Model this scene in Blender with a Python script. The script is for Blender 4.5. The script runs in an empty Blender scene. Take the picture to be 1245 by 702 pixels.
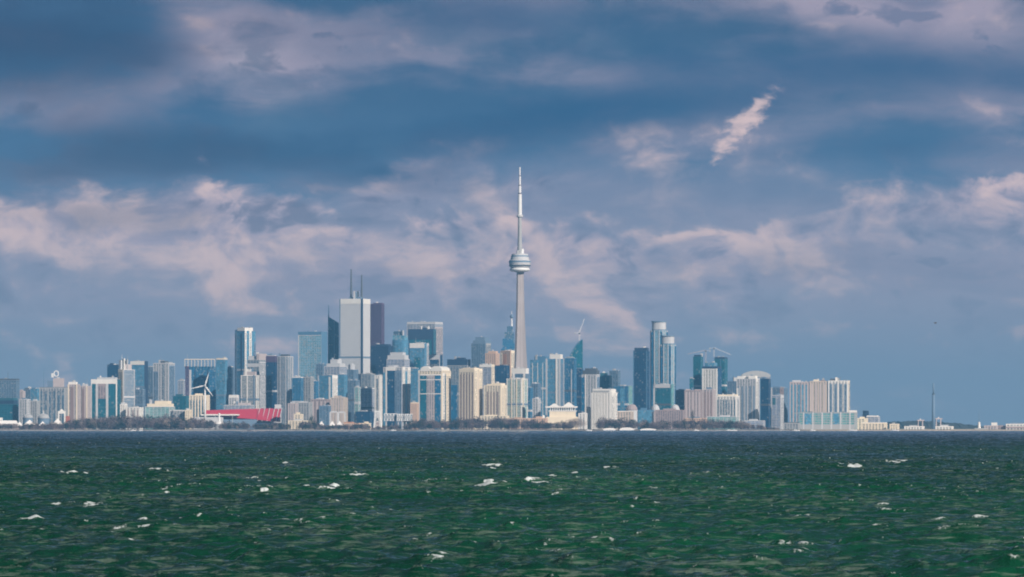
import bpy, math, random
import numpy as np
from mathutils import Vector
R = math.radians
random.seed(7)
sc = bpy.context.scene
COL = sc.collection

# ------------------------------------------------------------------ camera
# 1 photo pixel of 1245 = 1/5643 of the distance; the tower stands 10 km off and is 553 m tall
F, CX, HY, CAMZ = 5643.0, 622.5, 521.0, 5.0
cam_d = bpy.data.cameras.new('camera')
cam = bpy.data.objects.new('camera', cam_d); COL.objects.link(cam)
cam.location = (0, 0, CAMZ); cam.rotation_euler = (R(90), 0, 0)
cam_d.sensor_width = 36; cam_d.lens = 36 * F / 1245; cam_d.shift_y = (HY - 351) / 1245
cam_d.clip_start = 0.5; cam_d.clip_end = 200000
sc.camera = cam
sc.render.engine = 'CYCLES'
sc.view_settings.view_transform = 'Standard'; sc.view_settings.look = 'None'
sc.view_settings.exposure = 0.3; sc.view_settings.gamma = 1
sc.cycles.use_denoising = True; sc.cycles.filter_width = 1.9
sc.cycles.max_bounces = 5; sc.cycles.diffuse_bounces = 2; sc.cycles.glossy_bounces = 3
sc.cycles.volume_bounces = 0; sc.cycles.sample_clamp_indirect = 4

# ------------------------------------------------------------------ sun and sky
SUN_AZ, SUN_EL = 142.0, 28.0          # clockwise from the view direction (+Y): behind the camera, to the right
SUN_STRENGTH = 5.0
HAZE_DENSITY = 4.6e-5
HAZE_COLOR = (0.18, 0.50, 0.88)
to_sun = Vector((math.cos(R(SUN_EL)) * math.sin(R(SUN_AZ)), math.cos(R(SUN_EL)) * math.cos(R(SUN_AZ)), math.sin(R(SUN_EL))))
sd = bpy.data.lights.new('sun', 'SUN'); sd.energy = SUN_STRENGTH; sd.angle = R(0.5); sd.color = (1.0, 0.88, 0.75)
sun = bpy.data.objects.new('sun', sd); COL.objects.link(sun)
sun.rotation_euler = to_sun.to_track_quat('Z', 'Y').to_euler(); sun.location = (0, 0, 3000)

world = bpy.data.worlds.new('World'); sc.world = world; world.use_nodes = True
class N:
    """tiny node-graph helper: numbers, sockets and tuples can be mixed as inputs"""
    def __init__(s, tree): s.t = tree; tree.nodes.clear()
    def put(s, node, i, v):
        if isinstance(v, bpy.types.NodeSocket): s.t.links.new(v, node.inputs[i])
        elif v is not None: node.inputs[i].default_value = v
    def m(s, op, a, b=None, c=None, clamp=False):
        n = s.t.nodes.new('ShaderNodeMath'); n.operation = op; n.use_clamp = clamp
        for i, v in enumerate((a, b, c)): s.put(n, i, v)
        return n.outputs[0]
    def v(s, op, a, b=None, scale=None):
        n = s.t.nodes.new('ShaderNodeVectorMath'); n.operation = op
        s.put(n, 0, a); s.put(n, 1, b)
        if scale is not None: s.put(n, 3, scale)
        return n.outputs['Value'] if op in ('LENGTH', 'DOT_PRODUCT', 'DISTANCE') else n.outputs[0]
    def noise(s, vec, scale, detail=6, rough=0.55, dist=0.0, lac=2.0):
        n = s.t.nodes.new('ShaderNodeTexNoise'); n.noise_dimensions = '3D'
        s.put(n, 'Vector', vec); s.put(n, 'Scale', scale); s.put(n, 'Detail', detail); s.put(n, 'Roughness', rough)
        s.put(n, 'Distortion', dist); s.put(n, 'Lacunarity', lac)
        return n.outputs['Fac']
    def mix(s, f, a, b, mode='MIX'):
        n = s.t.nodes.new('ShaderNodeMix'); n.data_type = 'RGBA'; n.blend_type = mode
        col = lambda c: (*c, 1) if isinstance(c, tuple) and len(c) == 3 else c
        s.put(n, 0, f); s.put(n, 6, col(a)); s.put(n, 7, col(b))
        return n.outputs[2]
    def smooth(s, x, lo, hi, to0=0.0, to1=1.0):
        n = s.t.nodes.new('ShaderNodeMapRange'); n.interpolation_type = 'SMOOTHSTEP'
        for i, v in enumerate((x, lo, hi, to0, to1)): s.put(n, i, v)
        return n.outputs[0]
    def ramp(s, x, stops):
        n = s.t.nodes.new('ShaderNodeValToRGB'); s.put(n, 0, x); e = n.color_ramp.elements
        while len(e) < len(stops): e.new(0.5)
        for el, (p, c) in zip(e, stops): el.position = p; el.color = (*c, 1)
        return n.outputs[0]
    def new(s, typ, **kw):
        n = s.t.nodes.new(typ)
        for k, v in kw.items(): s.put(n, k.replace('_', ' '), v)
        return n
    def xyz(s, v):
        n = s.t.nodes.new('ShaderNodeSeparateXYZ'); s.put(n, 0, v); return n.outputs
    def comb(s, x, y, z):
        n = s.t.nodes.new('ShaderNodeCombineXYZ')
        for i, v in enumerate((x, y, z)): s.put(n, i, v)
        return n.outputs[0]

g = N(world.node_tree)
sky = g.t.nodes.new('ShaderNodeTexSky'); sky.sky_type = 'NISHITA'; sky.sun_disc = False
sky.sun_elevation = R(SUN_EL); sky.sun_rotation = R(SUN_AZ); sky.altitude = 80; sky.air_density = 1.0; sky.dust_density = 1.0; sky.ozone_density = 1.5
tc = g.t.nodes.new('ShaderNodeTexCoord'); D = tc.outputs['Generated']
dx, dy, dz = g.xyz(D)
AZ = g.m('MULTIPLY', g.m('ARCTAN2', dx, dy), 57.29578)          # degrees, 0 over the city, + to the right
EL = g.m('MULTIPLY', g.m('ARCSINE', dz), 57.29578)              # degrees above the horizon
P = g.v('MULTIPLY', D, (57.3, 57.3, 57.3 * 1.75))               # cloud space: one unit a degree, clouds flattened
# gentle domain warp so that no layer shows its lattice
wx = g.noise(P, 0.55, 3); wz = g.noise(g.v('ADD', P, (31.7, 11.3, 5.1)), 0.55, 3)
W = g.v('ADD', P, g.comb(g.m('MULTIPLY', g.m('SUBTRACT', wx, 0.5), 1.5), 0.0, g.m('MULTIPLY', g.m('SUBTRACT', wz, 0.5), 1.0)))
def blob(px, py, sx, sy, amp, tilt=0.0):
    """a cloud bank: a soft ellipse in azimuth and elevation (given as the degrees of photo pixels)"""
    a0, e0 = (px - CX) / 98.5, (HY - py) / 98.5
    a = g.m('SUBTRACT', AZ, a0); e = g.m('SUBTRACT', EL, e0)
    if tilt: e = g.m('SUBTRACT', e, g.m('MULTIPLY', a, tilt))
    q = g.m('ADD', g.m('POWER', g.m('MULTIPLY', a, 98.5 / sx), 2.0), g.m('POWER', g.m('MULTIPLY', e, 98.5 / sy), 2.0))
    return g.m('MULTIPLY', g.m('EXPONENT', g.m('MULTIPLY', q, -1.0)), amp)
def total(xs):
    t = xs[0]
    for x in xs[1:]: t = g.m('ADD', t, x)
    return t
SKY_STOPS = [(0, (0.180, 0.270, 0.375)), (0.7, (0.188, 0.272, 0.385)), (1.6, (0.210, 0.262, 0.370)), (2.5, (0.165, 0.210, 0.325)), (3.2, (0.062, 0.140, 0.265)),
             (4.0, (0.036, 0.098, 0.205)), (5.3, (0.036, 0.088, 0.182)), (8, (0.032, 0.062, 0.098)), (20, (0.038, 0.056, 0.080))]
base = g.ramp(g.m('DIVIDE', EL, 20.0), [(e / 20.0, c) for e, c in SKY_STOPS])
P2 = g.v('MULTIPLY', D, (57.3, 57.3, 57.3 * 1.75))
W = g.v('ADD', P2, g.comb(g.m('MULTIPLY', g.m('SUBTRACT', wx, 0.5), 1.4), 0.0, g.m('MULTIPLY', g.m('SUBTRACT', wz, 0.5), 0.8)))
n_soft = g.noise(g.v('ADD', P, (17.7, 53.1, 2.4)), 0.33, 5, 0.5)
n_str = g.noise(g.v('ADD', g.v('MULTIPLY', W, (0.30, 0.30, 0.85)), (3.3, 8.1, 4.9)), 0.8, 7, 0.52)          # long flat strata
n_big = g.noise(W, 0.45, 8, 0.54); n_mid = g.noise(g.v('ADD', W, (7.7, 3.1, 9.4)), 1.0, 8, 0.55); n_fine = g.noise(g.v('ADD', W, (1.7, 13.1, 2.4)), 2.6, 7, 0.6)
n_off = g.noise(g.v('ADD', W, (7.7 + 0.16, 3.1, 9.4 + 0.26)), 1.0, 8, 0.55)      # the same clouds a step towards the sun: their relief
n_boff = g.noise(g.v('ADD', W, (0.42, 0.0, 0.62)), 0.45, 8, 0.54)
relief = g.m('ADD', g.m('MULTIPLY', g.m('SUBTRACT', n_mid, n_off), 2.4), g.m('MULTIPLY', g.m('SUBTRACT', n_big, n_boff), 2.6))
soft = g.smooth(n_soft, 0.36, 0.62, 1.2, 4.0)
nb, nm, ns, nt, nf = (g.m('SUBTRACT', n, 0.5) for n in (n_big, n_mid, n_soft, n_str, n_fine))
def deck(profile, fade, amp, edge=0.16, rag=0.8):
    """a bank of cloud: its top edge follows a profile over azimuth (photo pixels), billowed by the noise; it thins out downwards and at its ends"""
    n = g.t.nodes.new('ShaderNodeValToRGB'); n.color_ramp.interpolation = 'B_SPLINE'; e = n.color_ramp.elements
    while len(e) < len(profile): e.new(0.5)
    for el, (x, y) in zip(e, profile):
        v = (HY - y) / 98.5 / 6; el.position = (x + 300) / 1845; el.color = (v, v, v, 1)
    g.put(n, 0, g.m('DIVIDE', g.m('ADD', AZ, (CX + 300) / 98.5), 1845 / 98.5))
    d = g.m('SUBTRACT', g.m('ADD', g.m('MULTIPLY', n.outputs[0], 6.0), g.m('ADD', g.m('MULTIPLY', nm, 1.6 * rag), g.m('ADD', g.m('MULTIPLY', nb, 0.9 * rag), g.m('MULTIPLY', nf, 0.35 * rag)))), EL)
    up = g.smooth(d, -edge * .3, g.m('MULTIPLY', soft, edge))
    x0, x1 = (profile[0][0] - CX) / 98.5, (profile[-1][0] - CX) / 98.5
    azw = g.m('ADD', AZ, g.m('MULTIPLY', nb, 3.0))
    up = g.m('MULTIPLY', up, g.m('MULTIPLY', g.smooth(azw, x0 - .2, x0 + 1.1), g.smooth(azw, x1 + .2, x1 - 1.1)))
    dd = g.m('MAXIMUM', d, 0.0)
    m = g.m('MULTIPLY', g.m('MULTIPLY', up, g.m('EXPONENT', g.m('MULTIPLY', dd, -98.5 / fade))), amp)
    lit = g.m('MULTIPLY', g.m('MULTIPLY', up, g.m('EXPONENT', g.m('MULTIPLY', dd, -98.5 / (fade * .36)))), amp)
    return m, lit
decks = [
    deck([(-300, 190), (-80, 210), (0, 216), (60, 228), (130, 210), (230, 200), (300, 212), (360, 232), (430, 262)], 300, 1.0),
    deck([(330, 262), (400, 232), (455, 190), (510, 176), (570, 184), (640, 168), (740, 148), (830, 160), (900, 146), (1000, 150), (1080, 170)], 190, 0.85, .3),
    deck([(290, 290), (350, 252), (420, 240), (480, 246), (560, 258), (640, 252), (720, 262), (790, 282), (850, 300)], 260, 1.0, .22),
    deck([(730, 306), (800, 290), (850, 276), (905, 266), (940, 244), (1000, 226), (1050, 206), (1100, 198), (1145, 216), (1245, 216), (1500, 214)], 210, 1.0, .13),
    deck([(820, 384), (880, 370), (930, 356), (970, 368), (1020, 380)], 26, 0.75, .12, .5),
    deck([(1000, 376), (1060, 364), (1120, 350), (1180, 348), (1300, 356), (1500, 360)], 55, 0.62, .15, .5),
    deck([(-300, 330), (0, 305), (100, 318), (200, 306), (330, 300), (420, 326), (520, 350), (620, 356), (760, 366), (850, 372)], 90, 0.60, .25, .8),
]
M_, L_ = decks[0]
for m_, l_ in decks[1:]: M_ = g.m('MAXIMUM', M_, m_); L_ = g.m('MAXIMUM', L_, l_)
# loose lavender veils higher up
veil = total([blob(285, 45, 100, 62, 0.72, -0.45), blob(150, 125, 210, 34, 0.55, 0.15), blob(430, 34, 80, 28, 0.50), blob(1030, 8, 190, 30, 1.15), blob(1200, 40, 110, 40, 0.55), blob(620, 95, 240, 20, 0.46), blob(1180, 140, 170, 60, 0.42), blob(880, 184, 190, 46, 0.62, 0.15), blob(1150, 60, 160, 50, 0.35),
              blob(20, 130, 120, 30, 0.35), blob(330, 120, 120, 30, 0.35), blob(700, 60, 120, 26, 0.2)])
veil = g.smooth(g.m('ADD', veil, g.m('ADD', g.m('MULTIPLY', nm, 1.3), g.m('ADD', g.m('MULTIPLY', nt, 2.2), g.m('MULTIPLY', nb, 1.0)))), -0.12, 1.10)
veil = g.m('MULTIPLY', veil, g.smooth(EL, 7.5, 5.5))
Mx = g.m('MAXIMUM', M_, g.m('MULTIPLY', veil, 0.80))
Mx = g.m('MULTIPLY', Mx, g.smooth(nt, -0.20, 0.12, 0.45, 1.08))
c1 = g.mix(g.m('MULTIPLY', Mx, 0.92, clamp=True), base, g.mix(g.smooth(EL, 0.5, 2.1), (0.255, 0.315, 0.410), (0.490, 0.385, 0.455)))
# light and shade on the billows, and the sunlit tops
lit = g.m('ADD', g.m('MULTIPLY', L_, 0.50), g.m('MULTIPLY', Mx, g.m('MULTIPLY', relief, g.smooth(EL, 3.0, 4.2, 1.35, 0.85))))
spot = total([blob(903, 153, 42, 27, 1.3, 0.9), blob(285, 34, 60, 30, 0.42, -0.35), blob(1010, 10, 100, 14, 0.35)])
spot_in = g.smooth(spot, 0.12, 0.5)
spot = g.smooth(g.m('ADD', spot, g.m('ADD', g.m('MULTIPLY', nf, 2.6), g.m('MULTIPLY', nm, 1.2))), 0.25, 1.50)
spot = g.m('MULTIPLY', g.m('MULTIPLY', spot, spot_in), g.smooth(EL, 7.5, 5.5))
lit = g.m('MAXIMUM', lit, g.m('MULTIPLY', spot, 0.95))
c2 = g.mix(g.smooth(lit, 0.05, 0.75, 0.0, 0.92), c1, (0.80, 0.57, 0.53))
dark = total([blob(60, 55, 200, 80, 0.75), blob(330, 180, 260, 34, 0.70), blob(700, 140, 210, 30, 0.62, 0.08), blob(600, 30, 220, 30, 0.45), blob(1130, 85, 190, 36, 0.65), blob(960, 200, 90, 18, 0.40), blob(480, 212, 60, 10, 0.45), blob(1100, 176, 170, 20, 0.50), blob(780, 60, 130, 40, 0.45),
              blob(130, 258, 190, 16, 0.42), blob(900, 325, 280, 24, 0.34), blob(560, 228, 100, 14, 0.40), blob(420, 130, 200, 22, 0.35), blob(1150, 300, 160, 22, 0.25)])
shade = g.m('MULTIPLY', g.m('MULTIPLY', Mx, relief), -1.7)
Df = g.m('ADD', dark, g.m('ADD', g.m('MULTIPLY', nt, 2.4), g.m('ADD', g.m('MULTIPLY', ns, 0.9), g.m('MULTIPLY', nm, 0.8))))
Dm = g.m('MAXIMUM', g.m('MULTIPLY', g.smooth(Df, 0.0, 0.95), g.m('SUBTRACT', 1.0, g.m('MULTIPLY', g.m('MAXIMUM', L_, spot), 0.85))), g.smooth(shade, 0.05, 0.6, 0.0, 0.65))
dcol = g.mix(g.smooth(EL, 0.5, 3.6), (0.140, 0.185, 0.290), g.mix(g.smooth(AZ, -6.5, 2.0), (0.020, 0.046, 0.115), (0.008, 0.070, 0.180)))
Dm = g.m('MULTIPLY', Dm, g.smooth(EL, 0.3, 2.6, 0.30, 1.0))
c3 = g.mix(g.m('MULTIPLY', Dm, 0.88), c2, dcol)
# overall: broken overcast elsewhere too, brighter on the sun's side; clear blue shows through a little
side = g.smooth(dy, 0.3, -0.8, 1.0, 1.7)
c4 = g.v('MULTIPLY', c3, g.comb(side, side, side))
bg_sky = g.new('ShaderNodeBackground', Color=sky.outputs[0], Strength=0.10)
bg_cloud = g.new('ShaderNodeBackground', Color=c4, Strength=1.0)
cover = g.smooth(g.m('ADD', n_soft, g.m('MULTIPLY', EL, -0.004)), 0.18, 0.42, 0.93, 1.0)
mixs = g.t.nodes.new('ShaderNodeMixShader'); g.put(mixs, 0, cover); g.put(mixs, 1, bg_sky.outputs[0]); g.put(mixs, 2, bg_cloud.outputs[0])
out = g.t.nodes.new('ShaderNodeOutputWorld'); g.put(out, 0, mixs.outputs[0])
world.cycles.sampling_method = 'MANUAL'; world.cycles.sample_map_resolution = 512

# ------------------------------------------------------------------ helpers
def tag(o, label=None, cat=None, group=None, kind=None):
    for k, v in (('label', label), ('category', cat), ('group', group), ('kind', kind)):
        if v: o[k] = v
    return o
def PX(px, py, Y):
    """the point at distance Y that the photo shows at (px, py)"""
    return Vector(((px - CX) / F * Y, Y, CAMZ + (HY - py) / F * Y))
def zat(py, Y): return CAMZ + (HY - py) / F * Y
class MB:
    def __init__(s): s.v = []; s.f = []
    def box(s, x0, x1, y0, y1, z0, z1):
        b = len(s.v)
        s.v += [(x0, y0, z0), (x1, y0, z0), (x1, y1, z0), (x0, y1, z0), (x0, y0, z1), (x1, y0, z1), (x1, y1, z1), (x0, y1, z1)]
        s.f += [(b, b+3, b+2, b+1), (b+4, b+5, b+6, b+7), (b, b+1, b+5, b+4), (b+1, b+2, b+6, b+5), (b+2, b+3, b+7, b+6), (b+3, b, b+4, b+7)]
        return s
    def prism(s, poly, z0, z1, top=None):
        """poly: counter-clockwise outline; z1 a number or a function of (x, y); top: optional other outline"""
        b, n = len(s.v), len(poly); top = top or poly
        s.v += [(x, y, z0) for x, y in poly] + [(x, y, z1(x, y) if callable(z1) else z1) for x, y in top]
        s.f += [tuple(range(b + n - 1, b - 1, -1)), tuple(range(b + n, b + 2 * n))]
        s.f += [(b + i, b + (i + 1) % n, b + n + (i + 1) % n, b + n + i) for i in range(n)]
        return s
    def lathe(s, prof, n=24, cx=0, cy=0):
        b = len(s.v)
        for r, z in prof:
            s.v += [(cx + r * math.cos(2 * math.pi * i / n), cy + r * math.sin(2 * math.pi * i / n), z) for i in range(n)]
        for j in range(len(prof) - 1):
            for i in range(n):
                a, c = b + j * n + i, b + j * n + (i + 1) % n
                s.f.append((a, c, c + n, a + n))
        s.f.append(tuple(range(b + n - 1, b - 1, -1))); e = b + (len(prof) - 1) * n; s.f.append(tuple(range(e, e + n)))
        return s
    def tube(s, p, q, r0, r1=None, n=6):
        p, q = Vector(p), Vector(q); r1 = r0 if r1 is None else r1
        d = (q - p).normalized(); u = d.orthogonal().normalized(); w = d.cross(u); b = len(s.v)
        for c, r in ((p, r0), (q, r1)):
            s.v += [tuple(c + (u * math.cos(2 * math.pi * i / n) + w * math.sin(2 * math.pi * i / n)) * r) for i in range(n)]
        s.f += [(b + i, b + (i + 1) % n, b + n + (i + 1) % n, b + n + i) for i in range(n)]
        s.f += [tuple(range(b + n - 1, b - 1, -1)), tuple(range(b + n, b + 2 * n))]
        return s
    def build(s, name, mat, parent=None, smooth=False):
        me = bpy.data.meshes.new(name); me.from_pydata(s.v, [], s.f); me.update()
        if smooth: me.shade_smooth()
        if mat: me.materials.append(mat)
        o = bpy.data.objects.new(name, me); COL.objects.link(o)
        if parent: o.parent = parent
        return o
def empty(name, loc, rz=0.0):
    o = bpy.data.objects.new(name, None); COL.objects.link(o); o.location = loc; o.rotation_euler = (0, 0, rz); o.empty_display_size = 5
    return o

# ------------------------------------------------------------------ materials
def principled(name):
    m = bpy.data.materials.new(name); m.use_nodes = True; q = N(m.node_tree)
    b = q.t.nodes.new('ShaderNodeBsdfPrincipled'); o = q.t.nodes.new('ShaderNodeOutputMaterial'); q.put(o, 0, b.outputs[0])
    return m, q, b
def oc(q): return q.t.nodes.new('ShaderNodeTexCoord').outputs['Object']
def rnd(q): return q.t.nodes.new('ShaderNodeObjectInfo').outputs['Random']
def solid(name, c, rough=0.75, var=0.22, scale=0.08):
    """painted, stone, concrete or brick surface: blotches and rain streaks"""
    m, q, b = principled(name); v = q.v('ADD', oc(q), q.comb(q.m('MULTIPLY', rnd(q), 500.0), 0.0, 0.0))
    n1 = q.noise(v, scale, 5, 0.6); n2 = q.noise(q.v('MULTIPLY', v, (1, 1, 0.07)), scale * 6, 4, 0.6)
    k = q.m('ADD', 1.0 - var, q.m('MULTIPLY', q.m('ADD', n1, n2), var))
    q.put(b, 'Base Color', q.v('MULTIPLY', c, q.comb(k, k, k))); q.put(b, 'Roughness', rough); q.put(b, 'Specular IOR Level', 0.3)
    return m
def glass(name, c, pale=0.10, rough=0.16, var=0.55):
    """curtain wall: each pane its own tone, a few with drawn blinds, gently warped reflections"""
    m, q, b = principled(name); v = q.v('ADD', oc(q), q.comb(q.m('MULTIPLY', rnd(q), 500.0), 0.37, 0.21))
    n = q.t.nodes.new('ShaderNodeTexWhiteNoise'); n.noise_dimensions = '3D'; q.put(n, 'Vector', q.v('SNAP', v, (2.7, 2.7, 3.3)))
    n2 = q.t.nodes.new('ShaderNodeTexWhiteNoise'); n2.noise_dimensions = '3D'; q.put(n2, 'Vector', q.v('SNAP', v, (8.1, 8.1, 3.3)))
    big = q.noise(q.v('MULTIPLY', v, (1, 1, 0.4)), 0.035, 3)
    k = q.m('ADD', 0.45, q.m('ADD', q.m('MULTIPLY', n.outputs[0], var), q.m('ADD', q.m('MULTIPLY', n2.outputs[0], 0.25), q.m('MULTIPLY', big, 0.55))))
    col = q.v('MULTIPLY', c, q.comb(k, k, k))
    blind = q.m('GREATER_THAN', q.m('FRACT', q.m('MULTIPLY', n.outputs[0], 37.0)), 1.0 - pale)
    q.put(b, 'Base Color', q.mix(q.m('MULTIPLY', blind, 0.7), col, (0.34, 0.36, 0.38))); q.put(b, 'Roughness', rough); q.put(b, 'Specular IOR Level', 0.6)
    return m
M = dict(
    g_dark=glass('glass_dark_blue', (0.006, 0.055, 0.130), 0.05), g_navy=glass('glass_navy', (0.008, 0.028, 0.070), 0.03), g_blue=glass('glass_blue', (0.012, 0.120, 0.250)),
    g_teal=glass('glass_teal', (0.004, 0.110, 0.165), 0.06), g_pale=glass('glass_pale_blue', (0.105, 0.290, 0.410), 0.16), g_sky=glass('glass_sky_blue', (0.080, 0.235, 0.370), 0.10),
    g_green=glass('glass_pale_green', (0.120, 0.310, 0.320), 0.14), g_grey=glass('glass_grey_blue', (0.065, 0.120, 0.185), 0.16), g_win=glass('window_glass', (0.030, 0.060, 0.105), 0.20),
    g_lav=glass('glass_lavender', (0.150, 0.200, 0.310), 0.18),
    white=solid('white_concrete', (0.82, 0.80, 0.77)), marble=solid('white_marble', (0.66, 0.67, 0.70), 0.6, 0.12), cream=solid('cream_concrete', (0.82, 0.72, 0.57)), tan=solid('tan_concrete', (0.55, 0.47, 0.41)),
    pink=solid('pink_precast', (0.50, 0.44, 0.45)), rose=solid('rose_brick', (0.36, 0.29, 0.30)), brown=solid('brown_brick', (0.27, 0.20, 0.20)), grey=solid('grey_concrete', (0.40, 0.41, 0.43)), pgrey=solid('pale_grey_concrete', (0.56, 0.57, 0.60)),
    slate=solid('slate_blue_cladding', (0.16, 0.24, 0.35)), dgrey=solid('dark_grey_metal', (0.10, 0.115, 0.14), 0.5), black=solid('black_metal', (0.035, 0.04, 0.05), 0.5), maroon=solid('maroon_granite', (0.115, 0.080, 0.150), 0.5),
    steel=solid('blue_steel', (0.10, 0.22, 0.36), 0.45), wmetal=solid('white_metal', (0.80, 0.81, 0.82), 0.4, 0.1), concrete=solid('tower_concrete', (0.37, 0.335, 0.345), 0.8, 0.3, 0.03), copper=solid('peach_stone', (0.62, 0.44, 0.34)),
    red=solid('red_seat', (0.48, 0.036, 0.075), 0.5, 0.25, 0.2), redroof=solid('red_tile', (0.42, 0.15, 0.11)), orange=solid('terracotta', (0.52, 0.27, 0.17)), canvas=solid('white_canvas', (0.86, 0.84, 0.83), 0.8, 0.08), bark=solid('bark', (0.10, 0.075, 0.07)),
    navy=solid('navy_cladding', (0.03, 0.06, 0.12), 0.4), teal=solid('teal_cladding', (0.04, 0.14, 0.19), 0.4), rock=solid('armour_stone', (0.36, 0.36, 0.37), 0.9, 0.5, 0.5),
)

# ------------------------------------------------------------------ the lake
def build_lake():
    rng = np.random.default_rng(11)
    y = [105.0]
    while y[-1] < 9060: y.append(y[-1] + max(0.30, y[-1] / 950.0))
    y = np.array(y, dtype=np.float64); nc = 640
    t = np.linspace(-0.165, 0.165, nc)
    Yg, Tg = np.meshgrid(y, t, indexing='ij')
    jit = rng.uniform(-0.35, 0.35, Yg.shape) * np.gradient(y)[:, None]      # breaks up the rows
    Yg = Yg + jit; Xg = Tg * y[:, None]
    lam = np.exp(rng.uniform(np.log(0.7), np.log(15), 96)); k = 2 * np.pi / lam
    kp = 2 * np.pi / 6.5
    amp = lam * np.exp(-0.6 * (kp / k) ** 2) * np.where(lam < 3.0, 1.15, 1.0)
    th = np.radians(-101 + rng.normal(0, 21, 96) * (1 + 0.9 * (lam < 2.5))); kx, ky = k * np.cos(th), k * np.sin(th); ph = rng.uniform(0, 2 * np.pi, 96)
    amp *= np.where(lam > 7, 1.25, 1.0); amp *= 0.145 / np.sqrt((amp ** 2).sum() / 2)
    H = np.zeros_like(Yg, dtype=np.float32); C = np.zeros_like(H); DX = np.zeros_like(H); DY = np.zeros_like(H)
    for i in range(96):
        a = (Xg * kx[i] + Yg * ky[i] + ph[i]).astype(np.float32)
        s, c = np.sin(a), np.cos(a)
        H += amp[i] * c; C += amp[i] * k[i] * c
        DX -= amp[i] * kx[i] / k[i] * s; DY -= amp[i] * ky[i] / k[i] * s
    gust = 1.0 + 0.28 * np.sin(Xg / 61.0 + 1.3 * np.sin(Yg / 97.0)) * np.sin(Yg / 83.0 + np.sin(Xg / 47.0))
    H *= gust; sC = C.std()
    # whitecaps: some where the photo has its large ones, many small ones on the steepest crests
    foam = np.zeros_like(H); lift = np.zeros_like(H)
    caps = [(85, 576, 38, 1), (385, 595, 66, 1), (35, 636, 36, 1), (1034, 568, 32, 1.2), (192, 574, 32, .7), (690, 579, 46, .7), (600, 569, 22, .7), (355, 566, 28, .7), (1085, 563, 40, .8), (1165, 642, 78, .5), (975, 672, 24, .45), (530, 683, 26, .5),
            (178, 641, 24, .7), (322, 597, 22, .6), (740, 571, 22, .6), (120, 617, 26, .5), (430, 577, 34, .6), (605, 594, 40, .6), (660, 588, 30, .6), (880, 560, 34, .5), (865, 578, 24, .5), (1050, 595, 30, .5), (1235, 553, 30, .7), (1230, 590, 20, .5), (1140, 622, 30, .4), (900, 640, 30, .4), (480, 625, 24, .4), (760, 610, 24, .4), (240, 612, 20, .4), (560, 655, 24, .4), (700, 600, 20, .4)]
    for n in range(330):
        py = 528 + 150 * rng.random() ** 2.3
        caps.append((rng.uniform(-150, 1395), py, rng.uniform(7, 22) * (0.6 + (py - 527) / 110), rng.uniform(.2, .65)))
    broken = []
    for n_, (px, py, w, a) in enumerate(caps):              # a breaking crest is a row of short torn streaks
        k = 1 if w < 12 else int(rng.integers(3, 7))
        for _ in range(k):
            broken.append((px + (0 if k == 1 else w * rng.uniform(-.46, .46)), py + (0 if k == 1 else rng.normal(0, .035 * (py - HY))) , w * (1 if k == 1 else rng.uniform(.3, .8)), a * rng.uniform(.75, 1.1) * (1.9 if n_ < 20 else 1), n_))
    for px, py, w, a, n_ in broken:
        Y0 = CAMZ * F / (py - HY); X0 = (px - CX) / F * Y0; hw = max(w / F * Y0 / 2, 0.35) * 1.2
        i0, i1 = np.searchsorted(y, (Y0 - 6, Y0 + 6)); j0, j1 = np.searchsorted(t * Y0, (X0 - hw * 2.2, X0 + hw * 2.2))
        if i1 - i0 < 2 or j1 - j0 < 2: continue
        # sit on the highest crest close by
        sub = H[i0:i1, max(j0, (j0 + j1) // 2 - 3):(j0 + j1) // 2 + 3]
        if sub.size and Y0 < 1500: Y0 = Yg[i0 + np.unravel_index(sub.argmax(), sub.shape)[0], (j0 + j1) // 2]
        sl = (slice(i0, i1), slice(j0, j1))
        wob = 0.35 * np.sin(Xg[sl] * 2.1 / max(hw, 1) + px) + 0.12 * np.sin(Xg[sl] * 5.3 / max(hw, 1) + py)
        dy_ = (Yg[sl] - Y0 - wob * min(hw, 1.5)) / (0.18 + 0.0006 * Y0 + 0.03 * hw); dx_ = (Xg[sl] - X0) / hw
        q = np.exp(-dy_ ** 2 - np.abs(dx_) ** 3)
        nk = max(4, int(hw * 9)); rag = np.interp(np.clip(dx_, -2.2, 2.2), np.linspace(-2.2, 2.2, nk), rng.random(nk) ** 1.3 * 1.25); q = q * (0.25 + 0.9 * rag)
        foam[sl] = np.maximum(foam[sl], a * q); lift[sl] = np.maximum(lift[sl], (0.06 if n_ < 20 else 0.035) * a * q * rag)
    foam *= np.clip(0.02 + H / H.std() * 0.58, 0, 1)
    crest = np.clip((C / sC - 2.25) / 0.9, 0, 1) * 0.36
    foam = np.maximum(foam, crest)
    Z = H + lift - 0.02
    Xo = Xg + 0.8 * DX; Yo = Yg + 0.8 * DY
    V = np.stack([Xo, Yo, Z], -1).reshape(-1, 3).astype(np.float32)
    nr = len(y); idx = np.arange(nr * nc).reshape(nr, nc)
    Q = np.stack([idx[:-1, :-1], idx[:-1, 1:], idx[1:, 1:], idx[1:, :-1]], -1).reshape(-1, 4)
    # calm sheet under and around it, out to the horizon
    b = len(V); S = 90000.0
    V = np.concatenate([V, np.array([(-S, -S, -1.6), (S, -S, -1.6), (S, S, -1.6), (-S, S, -1.6)], np.float32)]); Q = np.concatenate([Q, [[b, b + 1, b + 2, b + 3]]]).astype(np.int32)
    me = bpy.data.meshes.new('lake'); me.vertices.add(len(V)); me.vertices.foreach_set('co', V.ravel())
    me.loops.add(Q.size); me.loops.foreach_set('vertex_index', Q.ravel()); me.polygons.add(len(Q)); me.polygons.foreach_set('loop_start', np.arange(0, Q.size, 4, dtype=np.int32))
    me.update(calc_edges=True); me.shade_smooth()
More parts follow.
